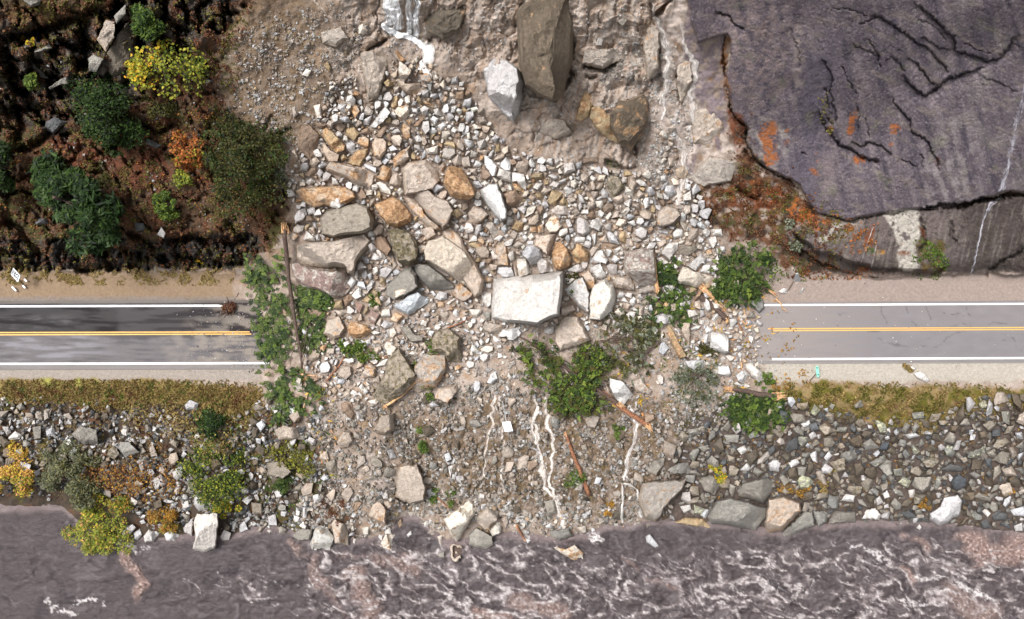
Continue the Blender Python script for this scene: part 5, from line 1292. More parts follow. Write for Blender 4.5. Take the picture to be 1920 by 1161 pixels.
def leaves(C0, n, rad, flat, size, palname, elong=1.6, shell=.5, up=.6):
    """C0 (k,3) clump centres with radius rad (k,), n leaves altogether -> V,F,C"""
    k = RNG.integers(0,len(C0),n); dv = RNG.normal(0,1,(n,3)); dv /= np.linalg.norm(dv,axis=1)[:,None]; rr = (shell+(1-shell)*RNG.random(n))*rad[k]
    p = C0[k]+dv*rr[:,None]*np.array([1,1,flat]); 
    nrm = RNG.normal(0,1,(n,3)); nrm[:,2] = np.abs(nrm[:,2])+up*2; nrm /= np.linalg.norm(nrm,axis=1)[:,None]
    t = np.cross(nrm, RNG.normal(0,1,(n,3))); t /= np.linalg.norm(t,axis=1)[:,None]; b = np.cross(nrm,t)
    s = size*RNG.uniform(.55,1.3,n)[:,None]
    V = np.stack([p-t*s*.5*elong, p+b*s*.42-t*s*.05, p+t*s*.5*elong, p-b*s*.42-t*s*.05],1).reshape(-1,3)
    F = np.arange(n*4).reshape(-1,4); cp = np.array(PALS[palname]); ci = (k*7+RNG.integers(0,2,n)) % len(cp); ci = np.where(RNG.random(n)<.5, ci, RNG.integers(0,len(cp),n))
    c = cp[ci]*RNG.uniform(.7,1.3,(n,1)); c = np.concatenate([np.clip(c,.004,.85),np.ones((n,1))],1); return V, F, np.repeat(c,4,0)
def tube(path, r0, r1, seg=7, jag=.0):
    P_ = np.array(path,float); n = len(P_); T = np.gradient(P_,axis=0); T /= np.linalg.norm(T,axis=1)[:,None]+1e-9
    a = np.cross(T,np.array([.13,.21,.97])); a /= np.linalg.norm(a,axis=1)[:,None]+1e-9; b = np.cross(T,a); rr = np.linspace(r0,r1,n)[:,None]*(1+RNG.normal(0,jag,(n,1)))
    th = np.linspace(0,2*np.pi,seg,endpoint=False); V = np.concatenate([P_+(a*math.cos(q)+b*math.sin(q))*rr for q in th]) .reshape(seg,n,3).transpose(1,0,2).reshape(-1,3)
    i = np.arange(n-1)[:,None]*seg; j = np.arange(seg)[None,:]; j2 = (j+1)%seg; F = np.stack([i+j,i+j2,i+seg+j2,i+seg+j],-1).reshape(-1,4)
    V = np.concatenate([V,P_[:1],P_[-1:]]); jj = np.arange(seg); k2=(jj+1)%seg; m = n*seg
    F = np.concatenate([F, np.stack([jj*0+m,k2,jj,jj*0+m],1)[:,[0,1,2,2]], np.stack([jj*0+m+1,(n-1)*seg+jj,(n-1)*seg+k2,(n-1)*seg+k2],1)])
    return V, F
def quads_to(F):     # last two columns equal -> triangles
    F = np.asarray(F); t = F[:,2]==F[:,3]; return [x for x in (F[~t], F[t][:,:3]) if len(x)]
def join(parts):
    Vs, Fs, off = [], [], 0
    for v_, f_ in parts: Vs.append(v_); Fs.append(f_+off); off += len(v_)
    return np.concatenate(Vs), np.concatenate(Fs)
def wpt(u,v,dz=0.): return unproj(u,v,float(ground(u,v))+dz)
def wobble(a,b,n,amp):
    a = np.array(a); b = np.array(b); t = np.linspace(0,1,n)[:,None]; p = a+(b-a)*t; p[1:-1] += RNG.normal(0,amp,(n-2,3)); return p
def plant(name, cat, label, poly, h, palname, nleaf, size, nclump=24, elong=1.6, group=None, trunk=True, flat=.8, second=None, crad=1.0, dome=True, tname='trunk'):
    pa = np.array(poly); cen = pa.mean(0); z0 = float(ground(*cen)); base = unproj(cen[0],cen[1],z0)
    e = empty(name, base, label, cat, group)
    us, vs = [], []
    while len(us) < nclump:
        u = RNG.uniform(pa[:,0].min(),pa[:,0].max()); v = RNG.uniform(pa[:,1].min(),pa[:,1].max())
        if inpoly(np.array(u),np.array(v),poly): us.append(u); vs.append(v)
    us = np.array(us)+RNG.normal(0,1,nclump)*np.ptp(pa[:,0])*.07*(RNG.random(nclump)<.4); vs = np.array(vs)+RNG.normal(0,1,nclump)*np.ptp(pa[:,1])*.07*(RNG.random(nclump)<.4); span = max(np.ptp(pa[:,0]),np.ptp(pa[:,1]))/2+1
    dist = np.hypot(us-cen[0],vs-cen[1])/span
    zz = ground(us,vs)*.3+z0*.7+h*((1-.55*dist**1.5) if dome else 1)*RNG.uniform(.38,1.0,len(us)); zz = np.maximum(zz, ground(us,vs)+.15)
    CC = unproj(us,vs,zz); rad = np.full(len(us), span/15.*.25*crad+.16)*RNG.uniform(.55,1.35,len(us)); nclump_ = 0
    if dome and span > 30: q_ = np.where(fbm(us/15.+nleaf,vs/15.,2,88) > -.12)[0]; q_ = q_ if len(q_) > 5 else np.arange(len(us)); CC = CC[q_]; rad = rad[q_]; nleaf = int(nleaf*.8)
    V_, F_, C_ = leaves(CC, nleaf, rad, flat, size, palname, elong)
    if second:
        pn2, fr, side = second; V2,F2,C2 = leaves(CC, int(nleaf*fr), rad*1.05, flat, size*1.1, pn2, elong)
        if side is not None:
            ctr = V2.reshape(-1,4,3).mean(1); keep = (ctr-base)[:,0]*side[0]+(ctr-base)[:,1]*side[1] > 0; kk = np.where(keep)[0]
            V2 = V2.reshape(-1,4,3)[kk].reshape(-1,3); C2 = C2.reshape(-1,4,4)[kk].reshape(-1,4); F2 = np.arange(len(V2)).reshape(-1,4)
        F_ = np.concatenate([F_,F2+len(V_)]); V_ = np.concatenate([V_,V2]); C_ = np.concatenate([C_,C2])
    o = mesh_obj('crown', V_-base, F_, M_leaf, C_, parent=e)
    if trunk:
        parts = [tube(wobble((0,0,-.3),(0,0,h*.7),5,h*.02), .04*h+.03, .02*h+.02)]
        for q in range(min(len(CC),16)):
            parts.append(tube(wobble((0,0,h*RNG.uniform(.15,.55)), CC[q]-base, 5, .06*h*.4), .012*h+.015, .012, 5))
        V3,F3 = join(parts); mesh_obj(tname, V3, quads_to(F3), M_bark, parent=e, smooth=True)
    return e
def pp(s): return pts('P', s)
T_ = 'trees and shrubs on the hillside'; B_ = 'shrubs along the river bank'
plant('broadleaf_tree','tree','dark green leafy tree on the hillside below the bare outcrop',pp('150,148 190,132 225,160 240,200 258,215 255,255 235,272 200,268 170,250 140,256 135,238 150,225 138,190'),5.5,'dk',8000,.23,52,1.5,T_)
plant('maple_tree','tree','maple with yellow and lime autumn leaves at the upper left',pp('252,110 275,95 300,105 325,90 350,110 385,115 388,130 368,150 362,185 340,195 322,180 300,162 275,150 245,140'),4.2,'yg',1300,.30,30,1.2,T_,second=('ye',.8,(-1,.35)))
plant('small_conifer','tree','small bright fern-like conifer beside the top rock face',pp('254,14 270,24 300,45 302,62 280,64 262,56 250,40'),2.5,'con',1700,.24,14,3.0,T_,second=('fr',.8,None))
plant('conifer_tree','tree','feathery green conifer leaning over the left road cut',pp('78,303 110,305 140,325 155,350 175,372 235,405 230,440 195,455 150,450 120,430 105,390 85,360'),7.5,'con',8500,.34,44,3.4,T_,flat=.6)
plant('olive_green_tree','tree','large olive green tree on the edge of the slide',pp('400,232 440,215 490,218 522,250 528,300 522,350 500,380 460,400 420,385 388,340 385,300 398,265'),6.5,'ol',9000,.20,70,1.5,T_,second=('dk',.35,None),crad=.8)
plant('leafy_shrub','shrub','bright green shrub low on the wooded hillside',pp('296,368 318,362 340,375 338,402 312,410 292,392'),1.8,'br',1300,.24,12,1.5,T_)
plant('leafy_shrub','shrub','small green sprout in the crevices at the far left',pp('45,142 62,142 70,160 58,172 45,165'),1.2,'br',500,.22,6,1.5,T_)
plant('orange_shrub','shrub','orange and red shrub left of the olive tree',pp('310,262 335,250 380,270 388,285 372,325 340,322 325,285'),1.7,'rd',1100,.26,16,1.4,T_,second=('yg',.22,(0,-1)))
plant('leafy_shrub','shrub','green sprig with yellow tips beside the orange shrub',pp('358,285 382,282 380,300 362,300'),1.4,'br',350,.22,5,1.5,T_)
plant('leafy_shrub','shrub','yellow green shrub below the orange shrub',pp('325,325 352,318 365,335 345,345 328,342'),1.1,'yg',450,.22,6,1.5,T_)
plant('yellow_sprig','plant','upper yellow leaf sprig on the far left crag',pp('32,66 44,68 44,76 36,77'),.7,'ye',60,.30,3,1.1,T_,trunk=False)
plant('yellow_sprig','plant','yellow leaf sprig just right of the upper one on the crag',pp('50,74 64,72 62,86 54,82'),.7,'ye',60,.30,3,1.1,T_,trunk=False)
plant('yellow_sprig','plant','lone yellow sprig at the left frame edge',pp('10,110 20,112 18,120 11,119'),.6,'ye',30,.28,2,1.1,T_,trunk=False)
plant('dark_conifer','tree','dark conifer cut by the left frame edge',pp('-30,268 4,270 14,300 20,350 10,375 -30,370'),5,'dk',2600,.30,16,2.6,T_)
plant('leafy_shrub','shrub','dark green bush hanging below the dark green tree',pp('190,262 230,250 245,270 225,298 198,290'),2,'dk',900,.24,9,1.5,T_,second=('ol',.3,None))
plant('leafy_shrub','shrub','olive bush right of the feathery conifer',pp('172,338 200,335 222,360 218,395 190,385'),1.6,'ol',1100,.22,10,1.5,T_)
plant('leafy_shrub','shrub','mixed olive bush below the yellow maple',pp('265,180 330,190 325,215 300,232 268,210'),1.4,'ol',900,.22,9,1.4,T_)
plant('yellow_sprig','plant','small yellow plant in the dark road cut',pp('360,485 382,478 385,498 366,500'),.9,'ye',90,.22,4,1.1,T_,trunk=False)
plant('yellow_shrub','shrub','yellow and orange bush at the left frame edge by the river',pp('-20,835 20,832 48,860 58,890 45,920 15,935 -20,930'),3,'yo',3600,.22,24,1.5,B_,second=('yg',.5,(0,-1)))
plant('grey_green_willow','shrub','big grey green willow bush on the left bank',pp('90,850 120,838 160,845 188,870 192,905 175,935 140,958 110,940 85,905 78,875'),3.2,'gg',7200,.19,46,2.2,B_,second=('ol',.35,(1,0)))
plant('lime_shrub','shrub','lime green shrub hanging over the river edge',pp('135,985 160,955 195,945 225,955 232,985 240,1015 205,1040 170,1030 138,1012'),2.4,'lm',4200,.19,30,2.0,B_,second=('yo',.12,None))
plant('orange_shrub','shrub','domed orange brown shrub above the waterline',pp('272,962 295,942 325,942 342,965 338,985 310,998 282,990'),1.8,'og',2400,.19,16,1.6,B_,second=('yg',.25,(0,-1)))
plant('small_conifer','tree','small round dark fir in the left riprap',pp('378,775 400,770 418,790 415,812 392,822 374,805'),2.4,'dk',2400,.20,16,2.2,B_,second=('con',.5,None))
plant('bramble','shrub','green and yellow bramble patch on the left bank',pp('350,860 390,825 430,830 455,850 448,890 440,925 400,945 352,925 342,890'),1.2,'ct',3600,.20,40,1.5,B_,second=('yg',.6,None),dome=False)
plant('bramble','shrub','bright yellow low plant right of the tall pale boulder',pp('395,935 440,930 445,965 418,975 402,960'),.8,'yg',900,.20,12,1.4,B_,second=('ye',.4,None),dome=False)
plant('bramble','shrub','green plant among stones left of the slide debris',pp('505,870 545,880 552,905 525,930 508,915'),1,'ct',1100,.20,12,1.4,B_,dome=False)
plant('bramble','shrub','yellowish moss and brush near the slide margin',pp('510,825 555,830 580,850 600,880 560,885 520,860'),.8,'mo',1300,.20,16,1.4,B_,second=('yg',.4,None),dome=False)
plant('bramble','shrub','olive and yellow brush on the upper left bank',pp('235,760 330,760 440,765 470,790 440,830 400,850 350,830 330,790 260,800'),.8,'go',2600,.20,36,1.4,B_,second=('fr',.30,(1,-.4)),dome=False)
plant('bramble','shrub','yellow green brush below the grey green willow',pp('165,925 190,915 230,930 250,950 225,958 195,945'),1.2,'yg',1000,.20,12,1.5,B_,second=('og',.3,None),dome=False)
plant('bramble','shrub','rusty ferns above the orange shrub',pp('150,870 210,880 290,850 330,880 300,930 240,930 200,915'),.8,'og',1400,.20,22,1.5,B_,second=('rb',.8,None),dome=False)
plant('moss_tuft','plant','yellow moss tuft hanging over the right riprap',pp('1328,862 1345,868 1362,888 1358,905 1342,898'),.7,'ye',500,.17,8,1.3,B_,second=('yg',.8,None),trunk=False)
for s, pn, lab in [('605,930 650,925 655,975 630,985','rb','reddish dry weeds left of the pointed boulder'),('795,920 840,905 850,945 815,955','fr','green sprigs on the middle bank right of the muddy boulder'),('785,800 800,795 800,830 790,850','fr','short green vine down the middle bank'),
   ('1130,945 1150,935 1150,968 1132,965','og','orange moss left of the right bank fall'),('1450,900 1500,895 1510,925 1465,925','og','rusty moss on the right bank above the buff boulder'),('1150,800 1172,802 1168,825 1152,822','fr','little green plant under the splintered log'),
   ('1050,890 1095,885 1090,910 1060,915','fr','green tuft left of the dark bank log'),('1530,900 1560,880 1565,905 1545,925','go','tan grass tuft in the right riprap'),('1715,935 1745,930 1742,955 1722,955','og','orange tuft beside the large grey waterline boulder'),
   ('1875,905 1905,905 1900,930 1880,930','og','orange tuft at the right end of the riprap'),('1690,790 1740,770 1760,800 1720,812','go','mossy clump hanging over the right bank top')]:
    plant('weed_tuft','plant',lab,pp(s),.5,pn,420,.18,7,1.6,'weeds on the river bank',trunk=False,dome=False)
# ---- fallen conifers: limbs with flat sprays
def sprays(cents, n, ln, palname, z=.5, wid=.10, spread=.45):
    """cents (u,v) list; n sprays of leaflets; returns V,F,C"""
    k = RNG.integers(0,len(cents),n); c = np.array(cents)[k]+RNG.normal(0,7,(n,2)); zz = ground(c[:,0],c[:,1])+RNG.uniform(.15,z,n); p0 = unproj(c[:,0],c[:,1],zz)
    m = 12; a = RNG.uniform(0,6.283,n); d_ = np.stack([np.cos(a),np.sin(a),RNG.normal(0,.15,n)],1); L_ = ln*RNG.uniform(.6,1.3,n)
    t = (np.arange(m)+.5)/m; side = np.where(np.arange(m)%2==0,1,-1); q = p0[:,None,:]+d_[:,None,:]*(t[None,:,None]*L_[:,None,None])
    perp = np.stack([-d_[:,1],d_[:,0],np.zeros(n)],1); ld = d_[:,None,:]*.55+perp[:,None,:]*side[None,:,None]*.85+RNG.normal(0,.12,(n,m,3)); ll = (spread*L_[:,None]*(1.05-t[None,:]))[...,None]
    w_ = np.cross(ld,np.array([0,0,1.]))*wid; V = np.stack([q, q+ld*ll*.5+w_, q+ld*ll, q+ld*ll*.5-w_],2).reshape(-1,3)
    F = np.arange(n*m*4).reshape(-1,4); cp = np.array(PALS[palname]); c_ = cp[RNG.integers(0,len(cp),n)][:,None,:]*RNG.uniform(.75,1.3,(n,m,1)); c_ = np.concatenate([np.clip(c_,.005,.8),np.ones((n,m,1))],2).reshape(-1,4)
    return V, F, np.repeat(c_,4,0)
def region_pts(poly, n):
    pa = np.array(poly); out = []; n0 = RNG.integers(0,900)
    while len(out) < n:
        u = RNG.uniform(pa[:,0].min(),pa[:,0].max()); v = RNG.uniform(pa[:,1].min(),pa[:,1].max())
        if inpoly(np.array(u+RNG.normal(0,7)),np.array(v+RNG.normal(0,7)),poly) and fbm(np.array(u/17.+n0),np.array(v/17.),2,77) > -.26+RNG.normal(0,.1): out.append((u,v))
    return out
def trunk_path(pt, dz, n=14, amp=.03):
    P_ = np.array(pt,float); t = np.linspace(0,len(P_)-1,n); u = np.interp(t,range(len(P_)),P_[:,0]); v = np.interp(t,range(len(P_)),P_[:,1])
    z = ground(u,v); z = np.convolve(np.pad(z,3,'edge'),np.ones(7)/7,'valid'); z = np.maximum(z, ground(u,v)-.1)+dz; q = unproj(u,v,z); q[1:-1] += RNG.normal(0,amp,(n-2,3)); return q
def splinters(end, dirn, r, n=14, ln=1.0):
    parts = []
    for _ in range(n):
        o = RNG.normal(0,r*.45,3); L_ = ln*RNG.uniform(.35,1.1); parts.append(tube([end+o, end+o+dirn*L_*.5+RNG.normal(0,.05,3), end+o+dirn*L_+RNG.normal(0,.12,3)], r*.28, .01, 4))
    return join(parts)
def fallen(name, label, trunk, r0, r1, regs, nsp, ln, palname, cat='fallen tree', second=None, ends=(False,True), dz=.5, twigs=14, mb=None, group='trees and logs felled by the slide', leaf=None, z=1.2, splen=1.0):
    path = trunk_path(trunk, dz); base = path[0].copy(); e = empty(name, base, label, cat, group)
    V_,F_ = tube(path-base, r0, r1, 9, .05); mesh_obj('trunk', V_, quads_to(F_), mb or M_bark, parent=e, smooth=True)
    for w_, idx, nb in ((ends[0],0,1),(ends[1],-1,-2)):
        if w_:
            d_ = path[idx]-path[nb]; d_ /= np.linalg.norm(d_)+1e-9; V_,F_ = splinters(path[idx]-base-d_*.15, d_, (r0 if idx==0 else r1)*1.1+.03, 16, splen); mesh_obj('splintered_end', V_, quads_to(F_), M_wood, parent=e)
    if nsp:
        nsp = int(nsp*.55); leaf = (leaf[0],int(leaf[1]*.85),leaf[2]*.72) if leaf else None; cents = sum([region_pts(r_, 60) for r_ in regs], []); V_,F_,C_ = sprays(cents, nsp, ln, palname, z)
        if second: V2,F2,C2 = sprays(cents, int(nsp*second[1]), ln*.9, second[0], z*1.2); F_=np.concatenate([F_,F2+len(V_)]); V_=np.concatenate([V_,V2]); C_=np.concatenate([C_,C2])
        if leaf:
            us = np.array(cents); CC = unproj(us[:,0],us[:,1],ground(us[:,0],us[:,1])+RNG.uniform(.3,z,len(us))); V2,F2,C2 = leaves(CC, leaf[1], RNG.uniform(.25,.75,len(us)), .6, leaf[2], leaf[0], 1.4); F_=np.concatenate([F_,F2+len(V_)]); V_=np.concatenate([V_,V2]); C_=np.concatenate([C_,C2])
        mesh_obj('foliage', V_-base, F_, M_leaf, C_, parent=e)
        tw = []
        for q in range(twigs):
            a = cents[RNG.integers(len(cents))]; pb = path[RNG.integers(1,len(path))]; pa_ = wpt(a[0],a[1],.5*z)
            if np.linalg.norm(pa_-pb) < 9: tw.append(tube(wobble(pb-base,pa_-base,6,.12), .055, .02, 5))
        if tw: V_,F_ = join(tw); mesh_obj('branch', V_, quads_to(F_), M_bark, parent=e, smooth=True)
    return e
fallen('fallen_tree','bare broken trunk lying across the left road end with cedar branches',[(533,432),(536,470),(543,530),(552,600),(562,650),(566,692)],.30,.13,
  [pp('455,500 530,480 540,560 500,590 480,570'),pp('480,600 545,575 555,640 520,680 485,665'),pp('500,680 560,690 600,740 590,790 520,770 500,730'),pp('555,570 600,590 610,640 570,660'),pp('560,550 610,555 600,572 560,570')],1500,.85,'ct',ends=(True,False),z=.9,dz=1.5,second=('fr',.3))
fallen('fallen_tree','fallen leafy tree below the huge white slab with dark branches',[(975,632),(1010,650),(1060,690),(1100,715),(1140,745),(1160,757)],.10,.28,
  [pp('965,650 1010,640 1060,680 1080,720 1110,770 1080,785 1040,760 1000,720 960,685'),pp('1080,660 1130,650 1140,690 1120,730 1075,710'),pp('1040,720 1100,730 1130,760 1100,775 1060,770')],700,.8,'ol',second=('br',.7),z=1.6,leaf=('br',5600,.25),twigs=40)
fallen('fallen_tree','tangled grey green brush right of the fallen leafy tree',[(1240,640),(1200,670),(1160,640),(1120,640)],.09,.05,
  [pp('1120,600 1180,600 1230,650 1220,700 1180,710 1130,690'),pp('1150,600 1200,590 1240,620 1230,650')],420,.7,'ol',second=('sg',.4),z=1.0,leaf=('gg',2600,.19),ends=(False,False),twigs=26)
fallen('fallen_tree','green branches of a felled tree by the right road end',[(1380,522),(1405,530),(1430,538),(1444,545)],.10,.16,
  [pp('1345,470 1400,460 1445,485 1450,520 1410,540 1360,545 1340,500'),pp('1340,520 1400,540 1440,545 1400,560 1345,558')],700,.75,'ct',second=('br',.3),z=1.5,leaf=('ct',3600,.25),ends=(False,True),twigs=22,splen=1.4)
fallen('fallen_tree','green conifer limbs under the cream slab pointing right',[(1300,545),(1270,560),(1240,570),(1215,585)],.09,.05,
  [pp('1215,560 1260,520 1300,560 1300,600 1250,600 1220,590'),pp('1225,500 1265,500 1260,530 1235,530')],520,.75,'ct',second=('fr',.3),z=1.0,ends=(False,False),twigs=16,leaf=('ct',1400,.2))
fallen('fallen_tree','grey sage bush torn out below the right boulders',[(1283,660),(1295,690),(1310,715)],.07,.04,
  [pp('1265,690 1330,680 1350,720 1330,760 1280,755 1262,725')],120,.5,'ol',second=('sg',.5),z=.9,leaf=('sg',4200,.15),ends=(False,False),twigs=26)
fallen('fallen_log','log with two pale split ends above dark green branches',[(1372,730),(1400,734),(1430,741),(1455,743)],.24,.42,
  [pp('1368,745 1420,745 1470,765 1475,785 1440,800 1390,795 1362,770')],650,.8,'ct',cat='log',second=('fr',.3),z=1.2,leaf=('ct',3200,.24),ends=(True,True),twigs=14,splen=1.5)
fallen('fallen_log','splintered log lying below the bright white kite-shaped boulder',[(1128,735),(1150,752),(1175,772),(1200,788),(1214,797)],.30,.30,[],0,1,'ct',cat='log',ends=(False,True),dz=.35,mb=M_redbark,splen=1.1)
fallen('fallen_log','brown log lying under the cream slab toward the right road',[(1300,545),(1325,565),(1345,582),(1362,598)],.30,.34,[],0,1,'ct',cat='log',ends=(False,True),dz=.4,splen=.7)
fallen('fallen_log','torn orange stump wood beside the brown log',[(1318,540),(1335,556),(1345,568)],.34,.15,[],0,1,'ct',cat='log',ends=(True,True),dz=.5,mb=M_wood,splen=1.3)
fallen('fallen_log','dark reddish log lying down the lower middle bank',[(1060,812),(1070,840),(1082,870),(1092,895),(1104,928)],.18,.30,[],0,1,'ct',cat='log',ends=(True,False),dz=.25,mb=M_redbark)
fallen('fallen_log','orange broken plank of trunk against the square patchy block',[(1226,480),(1229,510),(1232,545)],.14,.24,[],0,1,'ct',cat='log',ends=(True,True),dz=1.2,mb=M_wood,splen=.6)
fallen('fallen_log','curved orange root under the big moss-covered slab',[(722,762),(745,748),(765,730),(782,712)],.16,.20,[],0,1,'ct',cat='log',ends=(True,False),dz=.9,mb=M_wood,splen=.5)
fallen('fallen_log','dark twiggy log running over the river bank at the slide toe',[(968,985),(975,998),(984,1012)],.16,.10,[],0,1,'ct',cat='log',ends=(True,True),dz=.4,mb=M_redbark,splen=.5)
for pt_, lab in [([(612,715),(640,680),(656,655),(664,648)],'red forked stem lying left of the moss-covered slab'),([(838,615),(870,602),(886,594)],'short red branch left of the bright white rock'),([(660,650),(690,668)],'short red stem crossing the forked stem'),
   ([(688,672),(728,670)],'thin red twig above the moss-covered slab'),([(565,702),(605,708)],'pale stripped stick at the broken trunk foot'),([(558,790),(570,765),(577,735)],'orange split stick on the left slide margin'),([(800,690),(801,715)],'short red stick on the rubble-strewn slab'),
   ([(1385,595),(1400,612),(1395,575)],'bent orange root by the right road end'),([(1385,605),(1395,630)],'thin red twig on the road debris right'),([(605,850),(628,882)],'pale split stick on the left lower bank'),([(1318,638),(1325,660)],'pale stick stuck beside the long brown-sided stone'),
   ([(820,933),(845,955)],'red branch left of the large cream diamond boulder'),([(1389,680),(1393,695)],'short orange splinter above the white cube'),([(1150,638),(1165,646),(1182,652)],'pale wavy twig in the grey green brush'),([(1325,795),(1333,818)],'orange splinter in the right riprap'),
   ([(1455,560),(1475,585)],'fallen twig on the right road end')]:
    q = trunk_path(pt_, .3, 8, .05); V_,F_ = tube(q, .11, .05, 6, .1); o = mesh_obj('stick', V_, quads_to(F_), M_redbark if 'red' in lab else M_wood, smooth=True, origin=q[0]); tag(o, lab, 'stick', 'sticks in the debris')
# small green sprigs in the debris
for s, pn, nl, lab in [('630,640 660,632 695,640 700,655 680,660 640,665','br',1100,'bright green sprig left of the moss-covered slab'),('668,660 700,655 705,675 680,680','br',350,'small green sprig right of the bright green one'),('785,680 830,670 835,700 800,725 782,715','br',500,'green leaves scattered on the rubble-strewn slab'),
   ('690,548 712,545 712,572 692,570','fr',220,'green tuft between the pale blocks left of centre'),('1068,520 1080,525 1082,550 1072,552','fr',160,'green leaves lying on the white pointed slab'),('1057,510 1082,508 1078,535 1060,530','ol',260,'small olive sprig right of the huge white slab'),
   ('1050,600 1085,640 1075,655 1045,640','fr',130,'loose leaves strewn over the square tan slab'),('800,640 815,630 820,660 805,665','fr',160,'small sprig by the brown mossy-topped slab'),('1305,625 1345,650 1340,675 1305,670','ol',420,'olive leaves left of the big white block'),
   ('580,560 620,560 625,578 590,575','fr',400,'green fringe under the purplish brown slab'),('1418,700 1450,705 1445,735 1420,728','fr',420,'green leaves right of the white oblong block'),('800,738 812,738 812,752 800,752','br',120,'tiny green plant below the tan rock'),
   ('520,300 535,310 535,350 522,345','sg',300,'pale grey green twigs right of the olive tree'),('1475,410 1485,408 1490,425 1474,428','sg',160,'upper pale grey green bush on the rusty ledge'),('1480,455 1497,453 1500,468 1484,470','sg',160,'lower pale grey green bush on the rusty ledge'),
   ('1540,170 1556,230 1562,240 1552,245','mo',60,'tiny moss tuft in the slab crack')]:
    plant('green_sprig','plant',lab,pp(s),.7,pn,nl,.19,8,1.5,'green sprigs in the debris',trunk=False,dome=False)
# root wad at the left road end
e = empty('root_wad', wpt(432,578), 'dark torn root wad at the left road end', 'root wad', None); b0 = wpt(432,578)
parts = [tube(wobble(np.zeros(3), RNG.normal(0,1,3)*np.array([.8,.7,.5])+np.array([0,0,.5]), 5, .12), .16, .03, 6) for _ in range(26)]; V_,F_ = join(parts); mesh_obj('root', V_, quads_to(F_), M_bark, parent=e, smooth=True)
V_,F_,C_ = leaves(np.array([[0,0,.3],[.3,.2,.5],[-.4,0,.4]]), 700, np.array([.8,.6,.6]), .7, .18, 'rb', 1.3); mesh_obj('root_soil', V_, F_, M_leaf, C_, parent=e)
# ---- ground cover that nobody could count
def cover(name, zs, n, size, palname, lab, keep=None, lift=.08, elong=1.6, up=.6, avoid=.5, second=None):
    uu, vv = [], []
    for s in zs:
        P_ = pp(s); u,v = sample(P_, n//len(zs), keep, avoid); uu.append(u); vv.append(v)
    u = np.concatenate(uu); v = np.concatenate(vv); p = unproj(u,v,ground(u,v)+lift)
    V_,F_,C_ = leaves(p, len(p), np.full(len(p),.12), .6, size, palname, elong, 0, up); return tag(mesh_obj(name,V_,F_,M_leaf,C_), lab, 'ground cover', kind='stuff')
cl2 = lambda u,v: ss(-.1,.25,fbm(u/22.,v/22.,3,911)); cl3 = lambda u,v: ss(-.05,.25,fbm(u/30.+7,v/30.,3,921)); cl4 = lambda u,v: ss(-.05,.25,fbm(u/24.+70,v/24.,3,931))
HZ = '0,0 470,0 440,110 430,220 520,330 530,440 470,500 0,505'
cover('fallen_leaves',[HZ],24000,.17,'rb','red brown fallen leaves covering the wooded hillside',cl2)
cover('hillside_moss',[HZ],14000,.17,'mo','olive moss and low plants on the wooded hillside',cl3)
cover('hillside_litter',[HZ],5000,.16,'rd','orange litter flecks on the wooded hillside',lambda u,v: cl4(u,v)*.5*ss(120,260,v))
cover('verge_grass',['0,712 300,712 400,722 480,730 500,765 420,785 330,750 200,762 100,748 0,745'],15000,.17,'go','golden green grass strip below the left road',lambda u,v: .25+.75*cl2(u,v),.1,2.4,.1)
cover('verge_green',['0,714 300,714 400,724 470,732 480,765 420,785 330,752 200,762 100,748 0,745'],5000,.16,'fr','green tufts in the grass strip below the left road',lambda u,v: cl4(u,v),.1,2.0,.1)
cover('verge_brown',['0,725 300,725 470,740 480,765 420,785 330,752 200,762 0,750'],4000,.17,'rb','red brown weeds in the grass strip below the left road',lambda u,v: cl3(u,v),.1,2.0,.1)
cover('verge_moss',['1440,722 1560,718 1700,730 1920,730 1930,755 1860,768 1780,788 1640,800 1520,768 1450,748'],9000,.17,'mo','mossy grass strip below the right road',cl4,.1,2.2,.1)
cover('verge_dry_grass',['1440,722 1560,716 1700,728 1920,728 1930,755 1860,768 1780,788 1640,800 1520,768 1450,748'],5000,.17,'go','dry tan grass strip below the right road',cl2,.1,2.4,.1)
cover('cliff_foot_weeds',['0,500 440,505 430,530 300,525 150,535 0,535'],5000,.16,'go','brown weeds along the foot of the left rock cut',cl2)
cover('rusty_ferns',['1375,200 1395,240 1400,280 1440,320 1500,350 1530,400 1600,415 1560,500 1660,524 1480,522 1440,470 1330,430 1300,370 1340,330 1390,330'],12000,.17,'rb','rust brown ferns along the foot of the slab',cl2,.1,1.7,.4)
cover('cliff_foot_moss',['1375,280 1440,320 1500,360 1600,420 1560,500 1500,500 1440,450 1330,400'],3500,.15,'mo','olive moss mixed into the rust brown ferns',cl3,.1)
cover('rusty_moss',['1400,330 1500,350 1590,420 1480,410 1420,380','1560,420 1600,410 1650,420 1640,470 1610,480','1480,480 1600,505 1650,525 1480,525'],1600,.15,'rd','orange moss clumps along the slab edge',cl4,.1)
cover('green_ground_plants',['1370,460 1500,470 1560,520 1450,530','1200,540 1300,560 1320,680 1200,700','1710,440 1780,450 1780,525 1715,525'],1800,.18,'fr','low green plants by the right road',cl3)
cover('bank_weeds',['0,750 500,770 600,900 480,960 100,930'],6000,.17,'go','ochre weeds between the left bank stones',cl2)
cover('bank_brambles',['220,790 520,770 600,900 440,960 330,900'],3800,.18,'rb','red brown brambles on the left bank',cl4)
cover('bank_green_plants',['340,800 600,760 640,900 500,980 380,950'],3600,.18,'fr','green low plants on the left bank',cl3)
cover('slide_margin_weeds',['1230,730 1320,700 1400,720 1390,800 1280,840'],1200,.16,'mo','low weeds at the right margin of the slide',cl2)
cover('middle_bank_weeds',['620,760 1180,740 1260,800 1240,940 1060,1000 640,960'],2600,.17,'go','sparse weeds on the muddy middle bank',lambda u,v: cl3(u,v)*.8)
